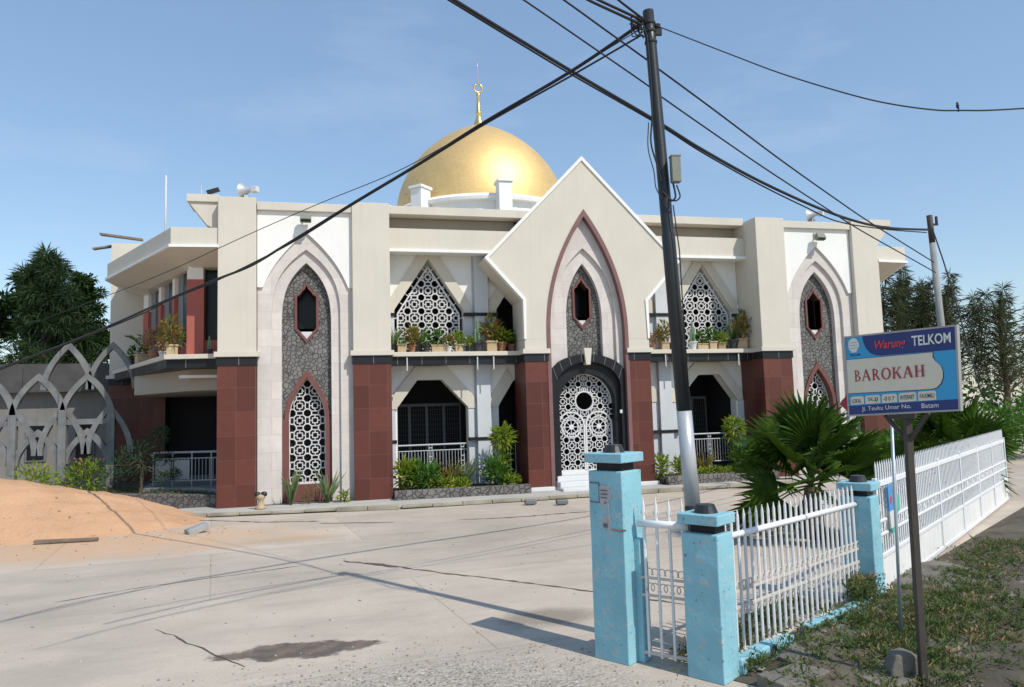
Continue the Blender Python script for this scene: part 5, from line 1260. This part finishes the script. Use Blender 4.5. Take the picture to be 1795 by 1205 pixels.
def serif_word(word, x0, x1, y0, y1, mat, o):
    W_ = {'B': .78, 'A': .98, 'R': .86, 'O': .96, 'K': .92, 'H': .98}; gap = .14; tot = sum(W_[c] for c in word)-.15*.78+gap*(len(word)-1); pen = 0; mb = MB(); lay = [0]
    def P(poly):
        lay[0] += 1; oo = o+lay[0]*.00006
        mb.prism([(x0+(x1-x0)*(pen+a*w_)/tot, y0+(y1-y0)*b) for a, b in poly], oo, oo-.0012, lambda a, b, d: S(a, b, d))
    def stem(x): P([(x-.09, .02), (x+.09, .02), (x+.09, .98), (x-.09, .98)]); P([(x-.17, 0), (x+.17, 0), (x+.17, .05), (x-.17, .05)]); P([(x-.17, .95), (x+.17, .95), (x+.17, 1), (x-.17, 1)])
    def st(a, b, t):
        P([(a[0]-t/2, a[1]), (a[0]+t/2, a[1]), (b[0]+t/2, b[1]), (b[0]-t/2, b[1])])
    def bowl(cx, cy, rx, ry, tx, ty):
        n = 10; out = [(cx+rx*math.cos(q), cy+ry*math.sin(q)) for q in [-pi/2+pi*i/n for i in range(n+1)]]; inn = [(cx+(rx-tx)*math.cos(q), cy+(ry-ty)*math.sin(q)) for q in [-pi/2+pi*i/n for i in range(n+1)]]
        for i in range(n): P([out[i], out[i+1], inn[i+1], inn[i]])
    def foot(x, y=0): P([(x-.13, y), (x+.13, y), (x+.13, y+.05), (x-.13, y+.05)])
    for c in word:
        w_ = W_[c]
        if c in 'BRK': stem(.2)
        if c == 'B': bowl(.25, .745, .47, .255, .17, .06); bowl(.25, .27, .6, .27, .18, .06)
        if c == 'R': bowl(.25, .73, .5, .27, .17, .06); st((.86, .02), (.45, .5), .2); foot(.88)
        if c == 'K': st((.35, .42), (.82, .98), .09); st((.88, .02), (.48, .58), .2); foot(.88); foot(.82, .95)
        if c == 'A': st((.12, .02), (.5, 1.), .08); st((.86, .02), (.5, 1.), .19); P([(.26, .32), (.76, .32), (.74, .38), (.28, .38)]); foot(.12); foot(.87)
        if c == 'H': stem(.2); stem(.8); P([(.25, .47), (.75, .47), (.75, .53), (.25, .53)])
        if c == 'O':
            n = 22
            for i in range(n):
                q0, q1 = 2*pi*i/n, 2*pi*(i+1)/n; P([(.5+.5*math.cos(q0), .5+.52*math.sin(q0)), (.5+.5*math.cos(q1), .5+.52*math.sin(q1)), (.5+.33*math.cos(q1), .5+.44*math.sin(q1)), (.5+.33*math.cos(q0), .5+.44*math.sin(q0))])
        pen += w_*(.85 if c == 'B' else 1)+gap
    mb.build('lettering', mat, panel)
serif_word('BAROKAH', .085, .735, .425, .565, 'signmaroon', .0062)
pt = at(1590, 735, d=math.hypot(pfoot.x, pfoot.y)); dq = (pt-pfoot).normalized()
mb = MB(); mb.obox((pt+pfoot)/2, dq*(pt-pfoot).length/2, AR*.025, Vector((AF.x, AF.y, 0)).normalized()*.025); mb.build('post', 'brownpost', sg_, bevel=.006)
mb = MB(); j = pfoot+dq*((1.78-pfoot.z)/dq.z)
mb.tube([j, S(.34, -.01, -.025)], .018, 8); mb.tube([j, S(.72, -.01, -.025)], .018, 8); mb.obox(S(.5, -.03, -.02), (BR-BL).normalized()*.10, sn*.02, Z3*.02); mb.build('brace', 'brownpost', sg_)
mb = MB(); mb.prism([(-.12, .155), (-.09, .21), (-.06, .24), (-.02, .34), (-.004, .34), (-.004, .02), (-.03, .05), (-.07, .10)], -.03, -.045, lambda a, b, d: S(a, b, d)); mb.build('arrow_board', 'signmaroon', sg_)
# galvanised pipe and old block at its foot
gb = Vector((4.70, 5.55, 0)); gt = at(1562, 720, d=math.hypot(4.7, 5.55))
mb = MB(); mb.tube([gb, gt], .014, 10); tag(mb.build('steel_pipe', 'galv', smooth=True), 'thin galvanised pipe standing between the fence and the sign post', 'pipe')
bl = at(1588, 1195, Z=.06)
mb = MB(); mb.prism([(-.13, -.06), (.12, -.06), (.135, .10), (.09, .19), (0, .225), (-.09, .20), (-.13, .10)], -.07, .07, lambda a, b, d: bl+(AR*a)+Z3*b+Vector((AF.x, AF.y, 0))*d+Vector((0, 0, 0))); tag(mb.build('concrete_block', 'oldconcrete', bevel=.02), 'rounded old concrete block at the foot of the thin pipe', 'block')
# broken slabs on the verge
for i, (px, py, lu, lv, rot, lab) in enumerate(((1560, 1178, .34, .22, .5, 'cracked slab leaning towards the rounded concrete block'), (1445, 1128, .62, .17, .0, 'long broken grey slab lying along the blue kerb'), (1392, 1182, .26, .15, .25, 'small cracked slab next to the low blue pillar'),
        (1640, 1010, .75, .42, .15, 'large tilted slab under the white gate'), (1590, 1062, .40, .22, .0, 'grey slab between the pipe and the sign post'), (1668, 1092, .42, .15, .1, 'narrow slab right of the sign post'), (1655, 1130, .30, .16, -.1, 'low slab step right of the sign post, nearest the street'))):
    p = at(px, py, Z=.10); r_ = random.Random(i); ca, sa = math.cos(rot), math.sin(rot); u = FU*ca+FV*sa; v = FV*ca-FU*sa
    poly = [(-lu*1., -lv*.9), (-lu*.3, -lv*1.05), (lu*.5, -lv), (lu*1.02, -lv*.8), (lu*.95, lv*.3), (lu, lv), (.2*lu, lv*.93), (-lu*.6, lv*1.04), (-lu*1.03, lv*.8), (-lu*.94, 0)]
    tl = r_.uniform(-.05, .06); mb = MB(); mb.prism([(a+r_.uniform(-.05, .05), b+r_.uniform(-.035, .035)) for a, b in poly], -.10, .012, lambda a, b, d: p+u*a+v*b+Z3*(d+tl*b*.6+tl*a*.15)); tag(mb.build('broken_slab', 'oldconcrete', bevel=.008), lab, 'slab', 'broken slabs on the verge')
mb = MB(); r_ = random.Random(22)
for i in range(1100):
    k_ = r_.random(); q = fp(r_.uniform(.1, 7), .2+abs(r_.gauss(0, 1.0)), .085); s_ = r_.choice((.008, .010, .012, .016, .022, .035)) if k_ > .03 else r_.uniform(.05, .10)
    mb.cur = r_.choice((0, 0, 1, 2)); pebble(mb, (q.x, q.y, q.z-.01), s_, r_)
mb.build('rubble', ['gravel_a', 'oldconcrete', 'earth'], kind='stuff')
mb = MB(); r_ = random.Random(21)
def weed(mb, p, s_):
    mb.cur = 1 if r_.random() < .05 else r_.choice((0, 0, 2))
    if r_.random() < .55: blades(mb, p, 9, .085*s_, .008, r_, 1.1, .45)
    else: bush(mb, p+Z3*.02*s_, .08*s_, .03*s_, 22, .036*s_, .016*s_, r_, .8)
for i in range(1700):
    k_ = r_.random()
    if k_ < .05: q = fp(r_.uniform(.1, 3.0), .20+abs(r_.gauss(0, .03)), .07)
    elif k_ < .17: q = fp(r_.uniform(.15, 2.6), -r_.uniform(.08, .55), .0)
    elif k_ < .80: q = fp(r_.gauss(1.9, .9), r_.gauss(.95, .42), .09)
    else: q = fp(r_.uniform(2.5, 7), r_.gauss(.75, .20), .09)
    weed(mb, q, r_.uniform(.7, 1.5))
for i in range(130): weed(mb, fp(2.62+r_.gauss(0, .13), .12+r_.uniform(0, .2), .05+r_.random()*.25), 1.3)
for i in range(420):
    mb.cur = 1; q = fp(r_.uniform(.1, 6), r_.uniform(.2, 2.4), .1); a = r_.uniform(0, 6.28); mb.leaf(q, (math.cos(a), math.sin(a), .1), (0, 0, 1), .035, .015)
mb.build('weeds', ['weed', 'dry', 'weedgrass'], kind='stuff', recalc=False)

# ================================================================== PALMS, TREES, TRELLIS
def frond(mb, c, az, el, pl, fr, r, n=30, span=R(215)):
    d = Vector((math.cos(az)*math.cos(el), math.sin(az)*math.cos(el), math.sin(el))); side = Vector((-math.sin(az), math.cos(az), 0)); up = side.cross(d)*-1
    if up.z < 0: up = -up
    roll = r.uniform(-1.1, 1.1); side, up = side*math.cos(roll)+up*math.sin(roll), up*math.cos(roll)-side*math.sin(roll)
    hub = c+d*pl-Z3*pl*.08; mb.cur = 1; mb.tube([c, c+d*pl*.5+Z3*.02, hub], [.018, .012, .009], 5); mb.cur = 0
    for i in range(n):
        a = -span/2+span*i/(n-1); v = d*math.cos(a)+side*math.sin(a)+up*(.10-.10*math.cos(a)); v.normalize(); L_ = fr*(.62+.38*math.cos(a*.55))*r.uniform(.92, 1.05)
        s_ = v.cross(up).normalized(); w_ = L_*.040; m1 = hub+v*L_*.55+up*.015; tip = hub+v*L_-Z3*L_*r.uniform(.04, .16)
        mb.add([hub, m1+s_*w_+up*.012, m1-s_*w_+up*.012, tip, hub+v*L_*.5-up*.006], [(0, 1, 4), (1, 3, 4), (0, 4, 2), (4, 3, 2)])
def fan_palm(base, hz, n, pl, fr, label, seed, elmin=-.35):
    r = random.Random(seed); o = empty('fan_palm', base, label, 'palm', 'fan palms behind the fence'); c = base+Z3*hz
    mb = MB(); mb.tube([base, base+Z3*hz*.6, c], [.16, .15, .10], 12); mb.build('trunk', 'bark', o)
    for i in range(n):
        t = i/(n-1); el = elmin+(1.40-elmin)*t**.8+r.uniform(-.12, .12); az = i*2.39996+r.uniform(-.2, .2)
        mb = MB(); frond(mb, c+Z3*(.15*t), az, el, pl*r.uniform(.85, 1.1), fr*r.uniform(.85, 1.1), r); mb.build('frond', ['palm', 'leaf'], o, recalc=False)
fan_palm(at(1428, 944, Z=0), .78, 26, .66, .84, 'large fan palm with spreading green fronds behind the white spiked fence', 3, -.45)
fan_palm(at(1665, 872, Z=0), .7, 18, .7, .85, 'darker fan palm behind the white gate, under the sign', 4, -.3)

def tree(name, label, base, h_, crowns, mat, nl, seed, llen=.5, lw=.05, droop=-.1, trunk=.2, group='trees around the mosque'):
    r = random.Random(seed); o = empty(name, base, label, 'tree', group)
    mb = MB(); top = base+Z3*h_*.85; mb.tube([base, base+Vector((.1, 0, h_*.3)), base+Vector((-.08, 0, h_*.6)), top], [trunk, trunk*.8, trunk*.5, trunk*.15], 9)
    ml = MB(); 
    for (dx, dy, dz, rr) in crowns:
        e = base+Vector((dx, dy, dz)); s_ = base+Z3*max(.5, min(h_*.8, dz-.35*abs(dx)-rr*.5)); mb.tube([s_, (s_+e)/2+Z3*.15, e], [trunk*.35, trunk*.2, trunk*.06], 5)
        sub = max(3, int(3+rr*5))
        for q in range(sub):
            v = Vector((r.gauss(0, 1), r.gauss(0, 1), r.gauss(0, 1))).normalized(); c = e+Vector((v.x*rr, v.y*rr, v.z*rr*.8))*r.uniform(.3, 1)
            bush(ml, c, rr*.38, rr*.30, int(nl/sub), llen, lw, r, droop)
    mb.build('trunk', 'bark', o); ml.build('crown', mat, o, recalc=False); return o
def crown(n, w_, z0, z1, r0, r1, seed, taper=.6):
    r = random.Random(seed); out = []
    for i in range(n):
        t = i/(n-1); ww = w_*(1-taper*t); out.append((r.uniform(-ww, ww), r.uniform(-ww, ww)*.7, z0+(z1-z0)*t+r.uniform(-.3, .3), r0+(r1-r0)*t))
    return out
def plumes(n, w_, z0, z1, seed):
    r = random.Random(seed); out = []
    for i in range(n):
        a = i*2.4; rad = w_*((i+.5)/n)**.6; ox, oy = rad*math.cos(a), rad*math.sin(a)*.6; top = z1-(z1-z0)*.42*(rad/w_)**1.5*r.uniform(.7, 1.2); bot = z0+r.uniform(0, 1.0); m = max(4, int((top-bot)/.62))
        for q in range(m+1):
            t = q/m; out.append((ox*(1+.15*t)+r.uniform(-.15, .15), oy+r.uniform(-.15, .15), bot+(top-bot)*t, .50*(1-t)+.17))
    return out
GP = lambda px, Y: Vector((at(px, 700, Y=Y).x, Y, 0))
tree('shade_tree', 'dense dark tree behind the grey arch trellis, left of the mosque', GP(140, 31), 8.0, crown(30, 1.5, 2.8, 7.3, 1.0, .5, 1, .6), 'tree', 640, 2, .22, .08)
tree('shade_tree', 'tall dark feathery tree at the far left edge, highest of the left trees', GP(78, 30), 8.4, crown(34, 1.6, 2.6, 8.2, 1.0, .4, 2, .75), 'needle', 520, 3, .42, .04)
tree('shade_tree', 'dark broad tree beyond the left edge of the yard', GP(-10, 33), 7.8, crown(24, 2.6, 2.5, 7.2, 1.3, .8, 5, .5), 'tree', 420, 5, .35, .14)
tree('casuarina_tree', 'feathery casuarina just right of the mosque, behind the sign', GP(1585, 36), 9.6, plumes(9, 1.9, 3.2, 9.7, 6), 'needlelight', 78, 6, .62, .045)
tree('casuarina_tree', 'thin casuarina behind the far grey pole', GP(1668, 35), 9.2, plumes(9, 2.0, 3.0, 9.2, 7), 'needlelight', 58, 7, .62, .045)
tree('shade_tree', 'low olive green tree under the casuarina, right of the mosque', GP(1572, 29), 3.9, crown(14, 1.3, 1.6, 4.2, .8, .5, 12, .4), 'olive', 300, 12, .2, .07)
tree('casuarina_tree', 'slender casuarina between the far grey pole and the mosque', GP(1622, 37), 8.9, plumes(7, 1.5, 3.2, 9.0, 11), 'needlelight', 62, 11, .62, .045)
tree('casuarina_tree', 'casuarina beyond the right end of the white gate', GP(1765, 34), 8.4, plumes(9, 2.2, 2.6, 8.3, 8), 'needlelight', 62, 8, .6, .045)
for px, Y, w_, hh, lab, sd in ((1560, 17.0, 1.0, 1.25, 'dark green bush between the fan palm and the gate', 1), (1620, 21, 1.6, 2.0, 'large green bush behind the sign post', 2), (1720, 19, 1.8, 1.9, 'green bush at the right end of the gate', 3), (1800, 20, 2., 2.1, 'broad green bush beyond the right end of the gate', 4)):
    b_ = GP(px, Y); o = empty('garden_bush', b_, lab, 'bush', 'bushes behind the gate'); r_ = random.Random(sd); mb = MB()
    for q in range(9): bush(mb, b_+Vector((r_.uniform(-w_, w_)*.6, r_.uniform(-.5, .5), hh*r_.uniform(.3, .75))), w_*.4, hh*.3, 170, .24, .09, r_, .4)
    mb.build('foliage', 'leaf', o, recalc=False); mb = MB()
    for q in range(5): mb.tube([b_, b_+Vector((r_.uniform(-.4, .4), 0, hh*.6))], [.03, .012], 5)
    mb.build('stem', 'bark', o)
# grey arched trellis on the left
tb = at(108, 840, Y=22.6); ty = 22.6; px_ = at(108, 840, Y=ty).x
tro = empty('arch_trellis', Vector((px_, ty, 0)), 'tall grey concrete trellis of interlaced pointed arches left of the mosque', 'trellis')
for i, xo in enumerate((-4.8, -3.6, -2.4, -1.2, 0, 1.2)):
    mb = MB(); mb.box(px_+xo-.10, px_+xo+.10, ty-.1, ty+.1, 0, 2.45 if i % 2 == 0 else 2.35); mb.build('post', 'trellis', tro, bevel=.015)
def parch(mb, cx, z0, hw, h_, t=.15):
    half = arch(hw, z0, z0+h_, 2.0, 10); ih = arch(hw-t, z0, z0+h_-t*1.25, 2.0, 10)
    mb.band(full(ih, cx), full(half, cx), ty-.07, ty+.07)
for row, (z0, hw, h_, xs) in enumerate(((2.30, .68, 1.15, (-4.2, -3.0, -1.8, -.6, .6)), (1.25, .62, 1.35, (-3.6, -2.4, -1.2, 0, 1.15)), (3.0, .66, 1.3, (-3.6, -2.4, .1, 1.2)), (1.0, .6, .95, (-4.2, -3.0, -1.8, -.6, .6)))):
    for x in xs:
        mb = MB(); parch(mb, px_+x, z0, hw, h_); a_ = mb.build('arch_rib', 'trellis', tro); a_.location.y += .012*row
mb = MB(); mb.box(px_-4.9, px_+1.3, ty-.05, ty+.05, 2.05, 2.2); mb.build('cross_beam', 'trellis', tro)
for px, lab in ((150, 'pale yellow flowering bush at the foot of the arch trellis'), (60, 'yellow green bush under the left part of the arch trellis')):
    shrub('flower_bush', lab, 'yleaf', px, 21.6, 0, lambda m, c, r: bush(m, c+Vector((0, 0, .6)), .55, .5, 380, .16, .06, r, .4), 'bushes by the trellis')
p = GP(150, 22.0); o = empty('pink_flowers', p, 'small red pink flowering shrub behind the pale bush at the trellis', 'shrub'); mb = MB(); r_ = random.Random(6); bush(mb, p+Z3*1.0, .5, .2, 60, .08, .05, r_); mb.build('blossom', 'petals', o, recalc=False)
mb = MB(); bush(mb, p+Z3*.85, .5, .3, 160, .14, .06, r_); mb.build('foliage', 'leaf', o, recalc=False)
# house behind the trellis
hb_ = GP(120, 27); hs = empty('far_house', hb_, 'low grey house partly hidden behind the arch trellis', 'house')
mb = MB(); mb.box(hb_.x-4.5, hb_.x+1.4, 27, 31, 0, 3.1); w_ = mb.build('wall', 'housewall', hs)
mb = MB(); mb.prism([(hb_.x-4.8, 3.1), (hb_.x+1.6, 3.1), (hb_.x+1.2, 4.0), (hb_.x-4.2, 4.0)], 26.6, 31.4); mb.build('roof', 'houseroof', hs)
for x in (-.9, .5, -2.4):
    mb = MB(); mb.box(hb_.x+x-.3, hb_.x+x+.3, 26.95, 27.02, .9, 2.1); f_ = mb.build('window', 'greyframe', hs); mb = MB(); mb.box(hb_.x+x-.24, hb_.x+x+.24, 26.93, 26.949, .96, 2.04); mb.build('pane', 'glass', f_)
# distant green line
mb = MB(); r_ = random.Random(31)
for i in range(420):
    x = r_.uniform(-75, 110); y = 68+r_.uniform(-4, 6)-.1*abs(x); bush(mb, Vector((x, y, r_.uniform(.8, 3.4))), 1.6, 1.1, 26, .9, .5, r_, .1)
mb.build('far_woods', 'tree', kind='stuff', recalc=False)

# ================================================================== THINGS FIXED ON THE MOSQUE
def floodlight(px, py, Y, label):
    p = at(px, py, Y=Y); o = empty('floodlight', Vector((p.x, Y+.12, p.z)), label, 'floodlight', 'floodlights on the white panels')
    q = Vector((p.x, Y, p.z)); mb = MB(); mb.obox(q+Vector((0, -.09, -.06)), (.13, 0, 0), (0, .06, -.04), (0, .05, .08)); mb.build('housing', 'box', o, bevel=.012)
    mb = MB(); mb.obox(q+Vector((0, -.15, -.10)), (.11, 0, 0), (0, .004, -.003), (0, .04, .065)); mb.build('lamp_glass', 'glass', o)
    mb = MB(); mb.tube([q+Vector((0, .1, .02)), q+Vector((0, -.02, .06)), q+Vector((0, -.06, 0))], .022, 6); mb.box(q.x-.06, q.x+.06, q.y+.09, q.y+.125, q.z-.06, q.z+.10); mb.build('bracket', 'steel', o)
floodlight(536, 380, FY+.0, 'small floodlight on the white panel above the left tower arch')
floodlight(1434, 413, FY+.0, 'small floodlight on the white panel above the right tower arch')
def horn(px, py, Y, label, s_, grp, ang):
    p = at(px, py, Y=Y); p.z = 7.38 if Y > 18.6 else 7.35; o = empty('loudspeaker', p, label, 'loudspeaker', grp); ca, sa = math.cos(ang), math.sin(ang); f = Vector((ca, sa, 0)); sd = Vector((-sa, ca, 0))
    mb = MB(); c = p+Z3*.22*s_; rings = [(.03, -.28), (.045, -.12), (.09, .0), (.17, .10), (.20, .12)]; seg = 16; vs = [c+f*x*s_+(sd*math.cos(2*pi*q/seg)+Z3*math.sin(2*pi*q/seg))*r*s_ for r, x in rings for q in range(seg)]
    mb.add(vs, [(i*seg+q, i*seg+(q+1) % seg, (i+1)*seg+(q+1) % seg, (i+1)*seg+q) for i in range(len(rings)-1) for q in range(seg)]); mb.build('horn', 'silver', o, smooth=True)
    mb = MB(); mb.obox(c-f*.24*s_, f*.08*s_, sd*.07*s_, Z3*.07*s_); mb.build('driver', 'whitepot', o, bevel=.01)
    mb = MB(); mb.box(p.x-.05*s_, p.x+.05*s_, p.y-.05*s_, p.y+.05*s_, p.z, p.z+.10*s_); mb.build('stand', 'steel', o)
horn(432, 340, 18.7, 'pale horn loudspeaker facing right on top of the left tower', 1.0, 'horn loudspeakers on the roof', 2.6)
horn(1424, 378, 18.9, 'pale horn loudspeaker on the right tower roof edge', 1.0, 'horn loudspeakers on the roof', 2.2)
p = at(372, 353, Y=18.75); o = empty('roof_spotlight', Vector((p.x, 18.75, 7.46)), 'black spotlight on the roof corner left of the first tower', 'spotlight')
q = Vector((p.x, 18.75, 7.46)); mb = MB(); mb.obox(q+Vector((.02, 0, .11)), (.14, 0, .05), (0, .05, 0), (-.02, 0, .045)); mb.build('housing', 'blackpaint', o, bevel=.01)
mb = MB(); mb.tube([q+Vector((0, 0, 0)), q+Vector((0, 0, .09))], .015, 6); mb.build('stand', 'steel', o)
for (a_, b_, lab) in (((176, 411), (250, 421), 'dark plank sticking out left over the top of the end wall'), ((163, 437), (205, 431), 'short lower plank jutting left from the end wall')):
    a, b = at(*a_, Y=24.8), at(*b_, Y=25.4); mb = MB(); d = (b-a).normalized(); mb.obox((a+b)/2, d*(b-a).length/2, Vector((0, .1, 0)), Vector((-d.z, 0, d.x))*.035); tag(mb.build('plank', 'timber'), lab, 'plank', 'planks on the end wall')
a, b = at(290, 402, Y=22), at(290, 308, Y=22); a.z = 6.61
mb = MB(); mb.tube([a, Vector((a.x, a.y, b.z))], [.03, .022], 8); tag(mb.build('flag_mast', 'whitepot', smooth=True), 'thin pale mast standing on the roof of the corner bay', 'mast')
mb = MB(); a = at(353, 348, Y=19.1); mb.tube([Vector((a.x, 19.1, 7.46)), Vector((a.x, 19.1, 7.80))], .010, 6); mb.lathe([(.02, 0), (.02, .02), (.0, .03)], Vector((a.x, 19.1, 7.46)), 6); tag(mb.build('lightning_rod', 'whitepot'), 'short pale rod on the roof edge left of the first tower', 'rod')
